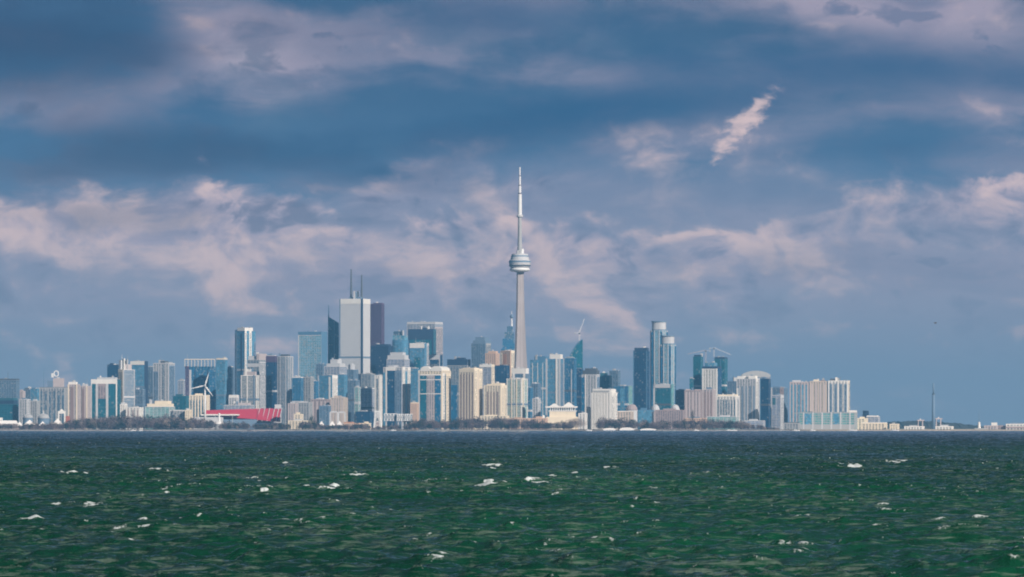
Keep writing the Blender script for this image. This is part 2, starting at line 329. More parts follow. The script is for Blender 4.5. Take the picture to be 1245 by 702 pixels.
    at = me.attributes.new('foam', 'FLOAT', 'POINT'); at.data.foreach_set('value', np.concatenate([foam.ravel(), np.zeros(4)]).astype(np.float32))
    m, q, bs = principled('lake_water'); v = oc(q)
    n1 = q.noise(q.v('MULTIPLY', v, (1.0, 1.0, 1.0)), 1.5, 6, 0.62, 0.4); n2 = q.noise(v, 0.16, 3)
    bump = q.new('ShaderNodeBump', Strength=1.0, Distance=0.13, Height=n1)
    patch = q.noise(q.v('MULTIPLY', v, (1.0, 0.3, 1.0)), 0.012, 3)
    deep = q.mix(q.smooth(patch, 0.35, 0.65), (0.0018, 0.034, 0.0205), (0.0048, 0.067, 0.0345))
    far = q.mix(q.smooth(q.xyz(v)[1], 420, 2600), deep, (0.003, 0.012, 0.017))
    # sky glints painted into the base colour as pale streaks, with thin old foam
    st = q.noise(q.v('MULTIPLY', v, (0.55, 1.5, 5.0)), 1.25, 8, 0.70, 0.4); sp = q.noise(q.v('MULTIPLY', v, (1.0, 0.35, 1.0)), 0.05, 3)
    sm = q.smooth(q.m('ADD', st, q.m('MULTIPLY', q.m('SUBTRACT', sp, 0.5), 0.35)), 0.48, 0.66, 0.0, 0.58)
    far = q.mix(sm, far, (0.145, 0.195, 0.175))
    fo = q.t.nodes.new('ShaderNodeAttribute'); fo.attribute_name = 'foam'
    fn = q.noise(q.v('MULTIPLY', v, (1.0, 0.45, 1.0)), 3.2, 6, 0.7)
    fm = q.smooth(q.m('ADD', fo.outputs['Fac'], q.m('MULTIPLY', q.m('SUBTRACT', fn, 0.5), 1.7)), 0.30, 0.62)
    fm = q.m('MULTIPLY', fm, q.smooth(fo.outputs['Fac'], 0.02, 0.16))
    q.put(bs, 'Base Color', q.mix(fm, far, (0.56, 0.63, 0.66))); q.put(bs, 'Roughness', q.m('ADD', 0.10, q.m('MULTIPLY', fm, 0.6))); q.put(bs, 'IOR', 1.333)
    q.put(bs, 'Specular IOR Level', 0.5)
    q.put(bs, 'Normal', bump.outputs[0]); me.materials.append(m)
    o = bpy.data.objects.new('lake', me); COL.objects.link(o); o['kind'] = 'structure'
build_lake()

# ------------------------------------------------------------------ land
GROUND = 3.0
def build_shore():
    mb = MB(); xs = [i * 12.0 for i in range(-300, 301)]; rows = []
    for j, (yy, zz) in enumerate(((9003, -2.5), (9016, 1.2), (9036, 2.4), (9075, GROUND), (12000, GROUND), (17500, GROUND))):
        rows.append([(x * (1 if j < 4 else 1.6), yy + (9 * math.sin(x / 71) + 6 * math.sin(x / 23 + 1) + random.uniform(-3, 3) if j < 4 else 0), zz + (random.uniform(-.3, .3) if j in (1, 2) else 0)) for x in xs])
    n = len(xs)
    for r in rows: mb.v += r
    for j in range(len(rows) - 1): mb.f += [(j * n + i, j * n + i + 1, (j + 1) * n + i + 1, (j + 1) * n + i) for i in range(n - 1)]
    m, q, b = principled('shore_ground'); v = oc(q); nn = q.noise(v, 0.03, 6, 0.65)
    soil = q.mix(q.smooth(nn, 0.4, 0.62), (0.13, 0.11, 0.105), (0.24, 0.22, 0.20))
    sand = q.smooth(q.m('ADD', q.xyz(v)[0], q.m('MULTIPLY', nn, 260.0)), 620, 780)
    q.put(b, 'Base Color', q.mix(sand, soil, (0.52, 0.45, 0.36))); q.put(b, 'Roughness', 0.95)
    o = mb.build('shore', m); o['kind'] = 'structure'
build_shore()
def build_hills():
    mb = MB(); n = 240; top = []
    for i in range(n):
        px = 900 + 420 * i / (n - 1); a = max(0.0, math.exp(-((px - 1095) / 62) ** 2) * 8.5 + math.exp(-((px - 1160) / 60) ** 2) * 5.0 - 0.5)
        top.append((px, a * (1 + 0.05 * math.sin(px * 1.1)) + random.uniform(-.7, .7) * min(1, a / 5)))
    for i, (px, a) in enumerate(top):
        X = (px - CX) / F * 13800; zt = GROUND - 1 + max(0, a) / F * 13800
        for j, (yy, k) in enumerate(((13500, 0), (13640, .72), (13760, 1.0), (14100, 0.8), (14600, 0))): mb.v.append((X, yy + random.uniform(-12, 12), GROUND - 2 + (zt - GROUND + 2) * k))
    for i in range(n - 1): mb.f += [(5 * i + j, 5 * i + 5 + j, 5 * i + 6 + j, 5 * i + 1 + j) for j in range(4)]
    m, q, b = principled('far_wooded_slope'); nn = q.noise(oc(q), 0.05, 6, 0.7)
    q.put(b, 'Base Color', q.mix(q.smooth(nn, .4, .6), (0.035, 0.05, 0.045), (0.09, 0.085, 0.07))); q.put(b, 'Roughness', 1.0)
    o = mb.build('hills', m); o['kind'] = 'structure'
build_hills()
# the air between
hz = MB().box(-6500, 6500, -2500, 16500, -4, 640)
m = bpy.data.materials.new('air'); m.use_nodes = True; q = N(m.node_tree)
pv = q.t.nodes.new('ShaderNodeVolumePrincipled'); q.put(pv, 'Color', (*HAZE_COLOR, 1)); q.put(pv, 'Density', HAZE_DENSITY); q.put(pv, 'Anisotropy', 0.0)
o_ = q.t.nodes.new('ShaderNodeOutputMaterial'); q.put(o_, 'Volume', pv.outputs[0])
haze = hz.build('haze', m); haze['kind'] = 'stuff'

# ------------------------------------------------------------------ buildings
# style: core material, cladding material, floor height, share of the floor that is band, pier spacing, pier width, how far they stand out
ST = dict(
    dglass=('g_dark', 'navy', 3.9, .22, 6, .5, .25), navy=('g_navy', 'navy', 3.9, .25, 4, .6, .3), bglass=('g_blue', 'steel', 3.6, .20, 7, .45, .25), tglass=('g_teal', 'teal', 3.6, .20, 7, .45, .25),
    pglass=('g_pale', 'pgrey', 3.9, .14, 6, .4, .2), sglass=('g_sky', 'steel', 3.9, .14, 6, .4, .2), green=('g_green', 'pgrey', 3.3, .22, 9, .7, .4), lav=('g_lav', 'pgrey', 3.3, .25, 8, .6, .4),
    white=('g_win', 'white', 3.0, .46, 6.5, 2.4, .5), marble=('g_lav', 'marble', 3.9, .34, 2.8, 1.75, .7), cream=('g_win', 'cream', 3.0, .46, 6.5, 2.6, .5), tan=('g_win', 'tan', 3.0, .48, 6, 2.6, .5), pink=('g_win', 'pink', 3.0, .45, 6.5, 2.6, .5),
    rose=('g_win', 'rose', 3.0, .5, 5, 2.2, .4), brown=('g_win', 'brown', 3.0, .5, 5, 2.2, .4), grey=('g_win', 'grey', 3.2, .42, 6, 1.8, .4), pgrey=('g_win', 'pgrey', 3.1, .44, 6, 2.0, .5), slate=('g_grey', 'slate', 3.4, .32, 6, 1.2, .4),
    balc=('g_grey', 'white', 3.0, .34, 24, 1.0, 1.3), balcb=('g_blue', 'pgrey', 3.0, .36, 26, .8, 1.5), balcg=('g_green', 'white', 3.0, .32, 20, 1.0, 1.2), maroon=('g_navy', 'maroon', 3.9, .42, 4, 2.0, .4), peach=('g_win', 'copper', 3.2, .5, 5, 2.4, .4),
    tealrow=('g_green', 'grey', 4.6, .26, 8, .8, .4),
    greyg=('g_grey', 'grey', 3.4, .26, 7, .8, .35),
)
SOLID = {'white', 'cream', 'pgrey', 'slate', 'pink', 'grey', 'tan', 'rose', 'maroon', 'marble'}
FOOT = []                                  # footprints, to check that no two buildings stand in each other
def frame(xl, xs, xr, Y, rot=20.0, depth=None):
    """footprint of a block whose near corner shows at xs, left end at xl, right end at xr"""
    s = Y / F; a = R(rot); l, r = (xs - xl) * s, (xr - xs) * s
    if r <= 0.2: a = R(3); wl = l / math.cos(a); wr = depth or max(9.0, min(wl, 34.0))
    elif l <= 0.2: a = R(87); wr = r / math.sin(a); wl = depth or max(9.0, min(wr, 30.0))
    else:
        a = min(max(a, math.atan2(r, 2.2 * l)), math.atan2(r, 0.30 * l)); wl, wr = l / math.cos(a), r / math.sin(a)
        if depth: wr = depth; a = math.asin(min(.98, r / wr)); wl = l / math.cos(a)
    c = Vector(((xs - CX) * s, Y, GROUND))
    ex, ey = Vector((math.cos(a), -math.sin(a), 0)), Vector((math.sin(a), math.cos(a), 0))
    return c - ex * wl / 2 + ey * wr / 2, -a, wl, wr
def offset_rect(wl, wr, p): return [(-wl/2 - p, -wr/2 - p), (wl/2 + p, -wr/2 - p), (wl/2 + p, wr/2 + p), (-wl/2 - p, wr/2 + p)]
def ell(wl, wr, p, n=28, e=0.62):
    r = []
    for i in range(n):
        t = 2 * math.pi * i / n; c, s = math.cos(t), math.sin(t)
        r.append(((wl/2 + p) * math.copysign(abs(c) ** e, c), (wr/2 + p) * math.copysign(abs(s) ** e, s)))
    return r
def bld(name, label, cat, xl, xs, xr, top, Y, style, strips=(), tops=(), masts=(), rot=20.0, depth=None, shape='rect', group=None, roofmat=None, clutter=True, base=None):
    core, clad, fh, bf, ps, pw, pd = ST[style]
    loc, rz, wl, wr = frame(xl, xs, xr, Y, rot, depth); s = Y / F
    root = empty(name, loc, rz); tag(root, label, cat, group); H = zat(top, Y) - GROUND
    FOOT.append((root.name, loc.x, loc.y, rz, wl, wr))
    outl = (lambda p: offset_rect(wl, wr, p)) if shape == 'rect' else (lambda p: ell(wl, wr, p))
    MB().prism(outl(0), -1.0, H).build('wall' if core == 'g_win' else 'glazing', M[core], root)
    cm = MB(); nf = max(2, round(H / fh)); fh = H / nf
    for i in range(1, nf + 1):
        z = i * fh; cm.prism(outl(pd), z - fh * bf, z - 0.01 if i < nf else z + 0.9)
    if shape == 'rect':
        for (L, ax) in ((wl, 0), (wr, 1)):
            nb = max(1, round(L / ps))
            for i in range(nb + 1):
                u = -L/2 + (L - pw) * i / nb
                for sg in (-1, 1):
                    w = (wr if ax == 0 else wl) / 2
                    a, b = sorted((sg * (w - .05), sg * (w + pd - .06)))
                    if ax == 0: cm.box(u, u + pw, a, b, 0, H + .4)
                    else: cm.box(a, b, u, u + pw, 0, H + .38)
    else:
        o = ell(wl, wr, pd - .06)
        for (x, y) in o[::2]: cm.box(x - pw/2, x + pw/2, y - pw/2, y + pw/2, 0, H + .4)
    cm.build('cladding', M[clad], root)
    rr0 = random.Random(label)
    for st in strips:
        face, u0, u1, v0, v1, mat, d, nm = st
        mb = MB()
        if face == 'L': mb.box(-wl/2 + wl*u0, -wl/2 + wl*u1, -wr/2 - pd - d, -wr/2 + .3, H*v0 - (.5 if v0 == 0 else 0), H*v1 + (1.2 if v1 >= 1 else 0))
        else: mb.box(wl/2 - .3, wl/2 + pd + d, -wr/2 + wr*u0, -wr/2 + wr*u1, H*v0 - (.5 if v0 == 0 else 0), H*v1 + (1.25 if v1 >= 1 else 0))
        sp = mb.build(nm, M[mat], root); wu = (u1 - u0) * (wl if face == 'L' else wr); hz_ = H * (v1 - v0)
        if wu > 5 and hz_ > 14 and mat in SOLID:               # windows of the solid faces
            wm = MB(); nc = max(1, int(wu / 4.4)); pat = rr0.choice((2.2, 2.8, 3.4))
            for i in range(nc):
                c = (u0 + (u1 - u0) * (i + .5) / nc) * (wl if face == 'L' else wr)
                for k in range(int(hz_ / 3.1) - 1):
                    z = H * v0 + 3.1 * k + 1.2
                    if rr0.random() < .06: continue
                    if face == 'L': wm.box(-wl/2 + c - pat/2, -wl/2 + c + pat/2, -wr/2 - pd - d - .08, -wr/2 - pd - d + .1, z, z + 1.7)
                    else: wm.box(wl/2 + pd + d - .1, wl/2 + pd + d + .08, -wr/2 + c - pat/2, -wr/2 + c + pat/2, z, z + 1.7)
            if wm.v: wm.build('glazing', M['g_win'], sp)
    if H > 80 and shape == 'rect' and core != 'g_win':        # plant storeys
        z = H * rr0.uniform(.42, .62); MB().prism(outl(pd + .12), z, z + 4.2).build('plant_storey', M[rr0.choice(('dgrey', 'slate', 'pgrey', clad))], root)
    if H > 45:
        for k in range(rr0.randint(1, 3)):
            x, y = rr0.uniform(-.4, .3) * wl, rr0.uniform(-.45, .2) * wr; hh_ = max([t_[5] * s for t_ in tops] + [0])
            MB().box(x, x + rr0.uniform(2, 5), y, y + rr0.uniform(2, 4), H, H + hh_ + rr0.uniform(1.5, 3.6)).build('roof_plant', M[rr0.choice(('grey', 'pgrey', 'white', 'slate'))], root)
        if rr0.random() < .45:
            x = rr0.uniform(-.35, .35) * wl; MB().tube((x, 0, H), (x, 0, H + hh_ + rr0.uniform(6, 13)), .35, .2).build('aerial', M['grey'], root)
    for x0, x1, y0, y1, z0, z1, mat, nm in tops:        # heights in photo pixels above the roof
        MB().box(-wl/2 + wl*x0, -wl/2 + wl*x1, -wr/2 + wr*y0, -wr/2 + wr*y1, H + z0*s + .02, H + z1*s).build(nm, M[mat], root)
    for x, y, z0, z1, r, mat in masts:
        MB().tube((-wl/2 + wl*x, -wr/2 + wr*y, H + z0*s), (-wl/2 + wl*x, -wr/2 + wr*y, H + z1*s), r, r * .55).build('mast', M[mat], root)
    if clutter and not tops:
        rr = random.Random(name + str(xl)); w = rr.uniform(.25, .5); x0 = rr.uniform(.1, .8 - w); y0 = rr.uniform(.1, .3)
        MB().box(-wl/2 + wl*x0, -wl/2 + wl*(x0 + w), -wr/2 + wr*y0, -wr/2 + wr*(y0 + .5), H, H + rr.uniform(2.5, 4.8)).build('roof_plant', M[roofmat or rr.choice(['grey', 'pgrey', clad, 'slate'])], root)
        if H > 70:
            MB().box(-wl/2 + wl*(.86 - .1*w), -wl/2 + wl*.93, -wr/2 + wr*.3, -wr/2 + wr*.55, H, H + rr.uniform(1.8, 3.4)).build('vent_box', M['grey'], root)
    return root
def vs(face, n, mat, frac, v0=0.0, v1=.96, d=.15, u0=0.0, u1=1.0, nm='window_strip'):
    w = (u1 - u0) / n
    return [(face, u0 + w*(i + .5 - frac/2), u0 + w*(i + .5 + frac/2), v0, v1, mat, d, nm) for i in range(n)]
OT, AT, AB, LB = 'office_tower', 'apartment_tower', 'apartment_block', 'low_building'
T, A, L_ = 'tower', 'apartment building', 'low building'

# --- from the picture's left edge to the stadium
bld('office_block', 'dark blue grey office block behind the teal glass block at the left edge', 'office building', -12, 20, 22.5, 463, 9800, 'slate', tops=[(0, 1, 0, 1, 0, 2.4, 'dgrey', 'roof_band')], masts=[(.62, .4, 2, 11, .5, 'dgrey')])
bld('glass_block', 'low teal glass block with dark top storey at the left edge', 'office building', -12, 17, 21, 492, 9450, 'tglass', tops=[(0, .98, 0, .98, 0, 5, 'navy', 'top_storey'), (0, .98, 0, .98, 5, 8, 'teal', 'penthouse')])
bld('small_block', 'small pinkish block squeezed beside the dark blue grey office block', 'building', 22.5, 28, 30, 476, 9900, 'pink')
bld('low_block', 'low blue glass block with dark roof, between pinkish small block and the long pink condo', 'building', 28, 37, 41, 474, 10050, 'slate', tops=[(.1, .9, .1, .9, 0, 2, 'dgrey', 'penthouse')])
bld('low_block', 'pale blue low block touching the left side of the long condo, behind its edge', 'building', 37, 45, 50, 473, 9900, 'sglass')
bld('low_block', 'squat grey concrete block in front of the pale blue low block', 'building', 23, 33, 36, 486, 9425, 'pgrey')
bld('low_block', 'squat brownish block right of the squat grey block, left of long condo', 'building', 36.5, 45, 47, 488, 9432, 'grey')
r = bld(AB, 'long grey condo slab with blue window strips and a white ring sign on its roof', A, 47.5, 79, 82, 472, 9440, 'grey', strips=vs('L', 6, 'g_grey', .45, 0, .93, nm='window_strip'), rot=8,
    tops=[(.28, .50, .2, .8, 0, 9, 'slate', 'stair_block'), (.50, .84, .2, .8, 0, 12, 'pink', 'penthouse'), (0, 1, 0, 1, 0, 1.2, 'dgrey', 'parapet')], masts=[(.1, .4, 0, 22, .55, 'steel')])
ring = MB(); sc_ = 9440 / F
for i in range(20):
    a0, a1 = 2*math.pi*i/20, 2*math.pi*(i+1)/20; c = (5.5, 0, zat(454.5, 9440) - GROUND)
    ring.tube((c[0] + 4.6*math.cos(a0), -7, c[2] + 5.6*math.sin(a0)), (c[0] + 4.6*math.cos(a1), -7, c[2] + 5.6*math.sin(a1)), 1.25, n=6)
ring.build('ring_sign', M['wmetal'], r)
MB().box(-4.5, 0.2, -8, -3, zat(459, 9440) - GROUND, zat(454, 9440) - GROUND).build('sign_base', M['wmetal'], r)
bld(AB, 'brown and cream striped condo with pale sloped roof, next to the long grey condo', A, 82.2, 94, 96.5, 468, 9462, 'pink', strips=[('L', .28, .62, 0, .95, 'brown', .2, 'brick_strip'), ('L', .0, .14, 0, 1, 'cream', .3, 'corner_pier'), ('L', .86, 1, 0, 1, 'cream', .3, 'corner_pier')], tops=[(0, .8, .2, .8, 0, 3.5, 'white', 'penthouse')], rot=15)
bld(AB, 'narrow pink condo with dark brown strip, left of the white framed block', A, 96.8, 107, 110, 470, 9484, 'pink', strips=[('L', .25, .55, 0, .95, 'brown', .2, 'brick_strip'), ('L', .78, .92, 0, 1, 'cream', .3, 'corner_pier')], tops=[(.2, .7, .2, .8, 0, 3, 'pgrey', 'penthouse')], rot=15)
bld(AB, 'white framed block with deep teal glass bays between pale piers', A, 110.2, 142.5, 145.5, 462, 9506, 'tglass', rot=10, tops=[(.2, .9, .2, .8, 0, 3, 'pgrey', 'penthouse')],
    strips=[('L', 0, 1, .92, 1, 'white', .5, 'top_beam'), ('L', .18, .26, 0, .92, 'pgrey', .4, 'pier'), ('L', .57, .66, 0, .92, 'pgrey', .4, 'pier'), ('L', .95, 1, 0, .92, 'white', .45, 'pier'), ('L', 0, .03, 0, .92, 'white', .45, 'pier'), ('L', .27, .56, .62, .92, 'rose', .2, 'brick_panel'), ('L', .27, .57, .0, .22, 'green' if False else 'pgrey', .3, 'low_panel')])
bld(OT, 'dark blue boxy block rising behind the white framed block', T, 130, 143, 145, 444, 9950, 'dglass')
bld(AT, 'pale apartment tower with blue and white floor bands and cluttered pinnacle roof', T, 144, 150, 162, 450, 9600, 'balcb', strips=[('L', 0, 1, 0, 1, 'cream', .4, 'end_wall')], tops=[(.0, .45, .0, .5, 0, 12, 'pgrey', 'stair_tower'), (.5, .95, .2, .8, 0, 7, 'pink', 'penthouse')], masts=[(.2, .2, 12, 19, .5, 'wmetal')])
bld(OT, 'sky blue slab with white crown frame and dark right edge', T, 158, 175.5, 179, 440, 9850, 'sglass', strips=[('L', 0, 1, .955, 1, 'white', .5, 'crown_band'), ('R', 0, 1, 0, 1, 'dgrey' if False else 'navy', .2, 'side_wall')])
bld('low_block', 'squat blue grey block at the foot of the white crowned sky blue slab', 'building', 163, 173.5, 176, 474, 9700, 'slate')
bld(AT, 'slim blue grey tower attached left of the pale twin tone tower', T, 178.5, 186, 188, 447, 10060, 'slate')
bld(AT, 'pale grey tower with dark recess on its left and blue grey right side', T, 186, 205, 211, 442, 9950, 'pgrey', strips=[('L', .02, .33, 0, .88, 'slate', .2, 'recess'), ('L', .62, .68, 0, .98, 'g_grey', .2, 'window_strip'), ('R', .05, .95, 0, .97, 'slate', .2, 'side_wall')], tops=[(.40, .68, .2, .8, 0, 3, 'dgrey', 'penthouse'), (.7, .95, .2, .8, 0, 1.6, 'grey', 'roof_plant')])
bld(OT, 'small faint pale blue block standing alone behind the dark teal low block', 'building', 216, 223, 225, 463, 10600, 'lav')
bld('low_block', 'dark teal low block left of the wind turbine, in front of faint pale block', 'building', 210, 226, 229, 482, 9720, 'tglass')
r = bld(OT, 'broad dark blue glass block with open cream roof frame, behind the wind turbine', T, 225, 262, 263.5, 446, 10120, 'bglass', clutter=False, strips=[('L', 0, .12, 0, 1, 'maroon', .25, 'end_wall'), ('L', .13, .2, 0, .95, 'pgrey', .3, 'window_strip'), ('L', .30, .34, 0, .95, 'navy', .2, 'window_strip'), ('L', .72, .76, 0, .95, 'navy', .2, 'window_strip')], masts=[(.04, .4, 0, 15, .5, 'pgrey')])
def roof_frame(root, wl, wr, z0, z1, n, mat):
    mb = MB()
    for i in range(n + 1):
        x = -wl/2 + wl * i / n; mb.box(x - .5, x + .5, -wr/2 - .3, -wr/2 + .6, z0, z1)
    mb.box(-wl/2 - .5, wl/2 + .5, -wr/2 - .32, -wr/2 + .62, z1, z1 + 1.6); mb.build('roof_frame', mat, root)
roof_frame(r, 37 * 1.79, 34, zat(446, 10120) - GROUND, zat(437.5, 10120) - GROUND, 9, M['cream'])
bld(OT, 'light blue glass column with cream cap right of the broad dark blue block', T, 262.5, 273, 276, 438, 10050, 'sglass', tops=[(0, 1, 0, 1, 0, 2.4, 'cream', 'cap')])
bld(AB, 'low cream apartment block with tall column piers behind the turbine mast', A, 230, 252, 254, 481, 9520, 'cream', strips=vs('L', 6, 'g_grey', .45, 0, .86), rot=8)
bld(OT, 'dull blue block between the light blue column and the tall two tone condo', T, 275.5, 284, 286, 447, 10450, 'slate')
bld(AT, 'tallest condo tower above the red stand, blue left half and white glazed right half', T, 285, 297.5, 310, 403, 10350, 'sglass', rot=40, strips=[('L', .0, .22, 0, .98, 'slate', .3, 'pier'), ('L', .6, .72, 0, .98, 'navy', .2, 'window_strip'), ('R', .0, .16, 0, 1, 'white', .4, 'pier'), ('R', .40, .62, 0, 1, 'white', .4, 'pier'), ('R', .85, 1, 0, .9, 'slate', .3, 'pier')], tops=[(.25, 1, 0, .75, 0, 4.5, 'white', 'crown'), (0, .24, 0, .9, 0, 2.2, 'slate', 'roof_plant')])
bld(AT, 'pale balcony condo with pinkish rooftop box, in front of tallest left condo', T, 293, 312, 314, 457, 9860, 'balc', strips=[('L', .36, .42, 0, 1, 'white', .4, 'pier'), ('L', .80, .88, 0, 1, 'slate', .3, 'pier')], tops=[(.12, .9, .15, .8, 0, 5, 'pink', 'penthouse'), (.3, .6, .2, .7, 5, 8, 'white', 'roof_plant')])
bld(AT, 'pale banded slab with pink box on its right roof corner, beside the dark blue tower', T, 300.5, 315, 324, 438, 9990, 'greyg', strips=[('R', .05, .95, 0, .98, 'pgrey', .25, 'side_wall'), ('L', 0, 1, .9, .95, 'pgrey', .35, 'top_band')], tops=[(.0, .72, .1, .8, 0, 5, 'pgrey', 'penthouse'), (.78, 1, .0, .9, 0, 8, 'pink', 'stair_tower')])
bld(OT, 'dark blue glass tower with purple top storey above the red stand', T, 323, 335, 337, 441, 9930, 'dglass', tops=[(0, 1, 0, 1, 0, 8, 'maroon', 'top_storey'), (.1, .9, .1, .9, 8, 9, 'pgrey', 'parapet')])
bld(AT, 'blue tower with wavy white balcony bands, right of the purple topped tower', T, 336, 352, 356.5, 434, 9850, 'balcb', shape='round', rot=20, tops=[(.15, .8, .2, .8, 0, 3, 'dgrey', 'penthouse')])
bld('low_block', 'mid blue block below the large sky blue tower, touching the wavy balcony tower', 'building', 355, 366, 368.5, 460, 9760, 'bglass', tops=[(0, 1, 0, 1, 0, 1.4, 'white', 'parapet')])
bld('low_block', 'grey concrete block right of the mid blue block, under the sky blue tower', 'building', 367.5, 378, 381, 459, 9800, 'grey')
bld('low_block', 'narrow dark blue block between grey concrete block and white edged slim tower', 'building', 376, 384, 387, 464, 9900, 'bglass')
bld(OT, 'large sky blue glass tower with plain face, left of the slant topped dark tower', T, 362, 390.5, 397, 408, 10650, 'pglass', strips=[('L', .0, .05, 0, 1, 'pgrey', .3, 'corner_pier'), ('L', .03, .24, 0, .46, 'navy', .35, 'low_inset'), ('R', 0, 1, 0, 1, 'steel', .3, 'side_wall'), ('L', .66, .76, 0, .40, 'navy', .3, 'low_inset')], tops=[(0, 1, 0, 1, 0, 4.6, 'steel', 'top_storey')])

# --- downtown core
def slant_tower():
    Y = 10780; s = Y / F; root = empty('office_tower', ((405.5 - CX) * s, Y, GROUND)); tag(root, 'dark teal tower with slanting roof and thin corner spire, left of white marble tower', T)
    h = lambda py: zat(py, Y) - GROUND; w = 13 * s; FOOT.append(('office_tower', (405.5 - CX) * s, Y, 0, w, 22))
    MB().prism(offset_rect(w, 20, 0), -1, lambda x, y: h(385) + (h(393) - h(385)) * (x / w + .5)).build('glazing', M['g_teal'], root)
    cm = MB()
    for i in range(1, 52): cm.prism(offset_rect(w, 20, .25), i * 4.5 - .7, i * 4.5) if i * 4.5 < h(394) else None
    cm.build('cladding', M['teal'], root)
    MB().tube((-w/2 + 1, 0, h(386)), (-w/2 + 1, 0, h(371)), 1.4, .5).build('spire', M['steel'], root)
    MB().box(w*.05, w*.12, -10.6, -9, 0, h(393)).build('corner_pier', M['steel'], root)
slant_tower()
r = bld(OT, 'tallest white marble office tower with two tall roof masts', T, 412.5, 440, 449, 364, 10680, 'marble', rot=20, strips=[('L', .955, 1.03, 0, 1, 'navy', .3, 'corner_notch'), ('R', .0, .1, 0, 1, 'navy', .3, 'corner_notch'), ('L', 0, .045, 0, 1, 'slate', .25, 'corner_notch'), ('L', .045, .955, .965, 1, 'white', .5, 'crown_band'), ('R', .1, 1, .965, 1, 'white', .5, 'crown_band')],
    tops=[(.3, .5, .3, .6, 0, 3, 'slate', 'mast_base'), (.68, .84, .3, .6, 0, 3, 'slate', 'mast_base'), (.52, .58, .4, .55, 0, 9, 'slate', 'roof_plant')], masts=[(.36, .45, 2, 37, 2.9, 'dgrey'), (.83, .45, 2, 30, 2.7, 'dgrey')])
bld(OT, 'purple brown granite tower with flat top, right behind the tallest white marble tower', T, 449, 464, 467, 370, 10850, 'maroon', tops=[(.3, .95, 0, 1, 0, 1.6, 'maroon', 'roof_step')])
bld(OT, 'dark navy block with stepped top in front of the purple brown granite tower', T, 450.5, 472, 477, 421, 10560, 'navy', tops=[(.25, .95, .1, .9, 0, 2.4, 'navy', 'penthouse')])
bld(OT, 'grey lavender stepped office block at the foot of the white marble tower', T, 394, 413, 421, 446, 10230, 'lav', tops=[(.1, .95, .1, .9, 0, 4, 'pgrey', 'step'), (.3, .75, .2, .8, 4, 9, 'pgrey', 'step')])
bld(OT, 'blue grey mid block left of the grey lavender stepped block', T, 384, 392.5, 396, 443, 10400, 'slate')
bld(AT, 'slim tower with blue left face and bright white right pier, below marble tower', T, 386, 403.5, 410.5, 457, 9920, 'sglass', rot=28, strips=[('R', .05, .9, 0, 1, 'white', .5, 'white_pier'), ('L', .78, .9, 0, .98, 'white', .4, 'white_pier'), ('L', 0, .08, 0, 1, 'pgrey', .4, 'pier')])
bld(AT, 'plain blue tower directly right of the bright white pier tower', T, 410.5, 418, 422, 456, 9990, 'sglass')
bld(OT, 'tall grey tower standing directly before the white marble tower base', T, 417, 430, 435, 450, 10330, 'slate', tops=[(.35, .75, .2, .8, 0, 7, 'pgrey', 'penthouse')])
bld(OT, 'slate blue block behind the pale green slim tower', T, 421, 433, 437, 463, 10060, 'slate')
bld(AT, 'slim pale green tower with one bright glazed strip', T, 431, 436, 438, 471, 9680, 'green')
bld(AT, 'lavender blue glazed apartment block right of the slim pale green tower', T, 438, 452, 457, 473, 9740, 'lav', tops=[(0, 1, 0, 1, 0, 1.2, 'white', 'parapet')])
bld(OT, 'grey brown office block under the navy block, behind lavender apartment block', T, 439, 451, 456, 455, 10190, 'greyg')
bld('low_block', 'dark blue low block at the foot of the lavender apartment block', 'building', 432, 450, 454, 501, 9520, 'dglass')
bld(AT, 'narrow white concrete slab left of the white edged condo with dark glass centre', T, 455.5, 462, 464.5, 457, 9700, 'white', strips=[('L', .42, .6, 0, .94, 'g_grey', .2, 'window_strip')])
bld(AT, 'white edged condo tower with tall dark blue glass centre bay', T, 466, 489, 498, 447, 9500, 'pgrey', rot=22, strips=[('L', .12, .20, 0, 1, 'white', .7, 'white_pier'), ('L', .20, .60, 0, .95, 'g_dark', .5, 'glass_bay'), ('L', 0, .1, 0, .92, 'g_sky', .4, 'glass_bay'), ('L', .62, .97, 0, .95, 'slate', .35, 'side_bay'), ('R', .0, .3, 0, 1, 'white', .8, 'white_pier'), ('R', .33, .6, 0, .94, 'g_sky', .4, 'glass_bay'), ('R', .7, 1, 0, 1, 'white', .8, 'white_pier'), ('L', .12, .64, .95, 1, 'white', .8, 'crown_band')])
bld(OT, 'pale lavender stepped block rising behind the white edged condo', T, 470, 492, 497.5, 437, 9870, 'lav', tops=[(.03, .97, .05, .9, 0, 5, 'pgrey', 'step'), (.15, .85, .15, .8, 5, 8.5, 'pgrey', 'step')])
bld(OT, 'pale teal office tower with two step rounded top, left of the dark teal tower', T, 475.5, 493, 498, 414, 10450, 'sglass', shape='round', tops=[(.06, .9, .1, .9, 0, 6, 'g_pale', 'upper_drum'), (.1, .55, .2, .8, 6, 11, 'g_grey', 'upper_drum')])
bld(OT, 'wide pale tower with white roof edge and pinkish right face, behind dark teal tower', T, 494.5, 529, 538, 394, 11000, 'lav', strips=[('R', .03, .97, 0, .97, 'pink', .3, 'side_wall')], tops=[(0, 1, 0, 1, 0, 2.6, 'pgrey', 'crown_band')])
bld(OT, 'dark teal black framed office tower in front of the wide pale tower', T, 496, 527, 530, 401, 10700, 'tglass', rot=12, strips=[('L', 0, 1, .90, 1, 'navy', .4, 'top_storey'), ('L', .0, .06, 0, .9, 'navy', .35, 'corner_pier'), ('L', .94, 1, 0, .9, 'navy', .35, 'corner_pier')], tops=[(.45, .7, .2, .8, 0, 2.6, 'navy', 'penthouse')])
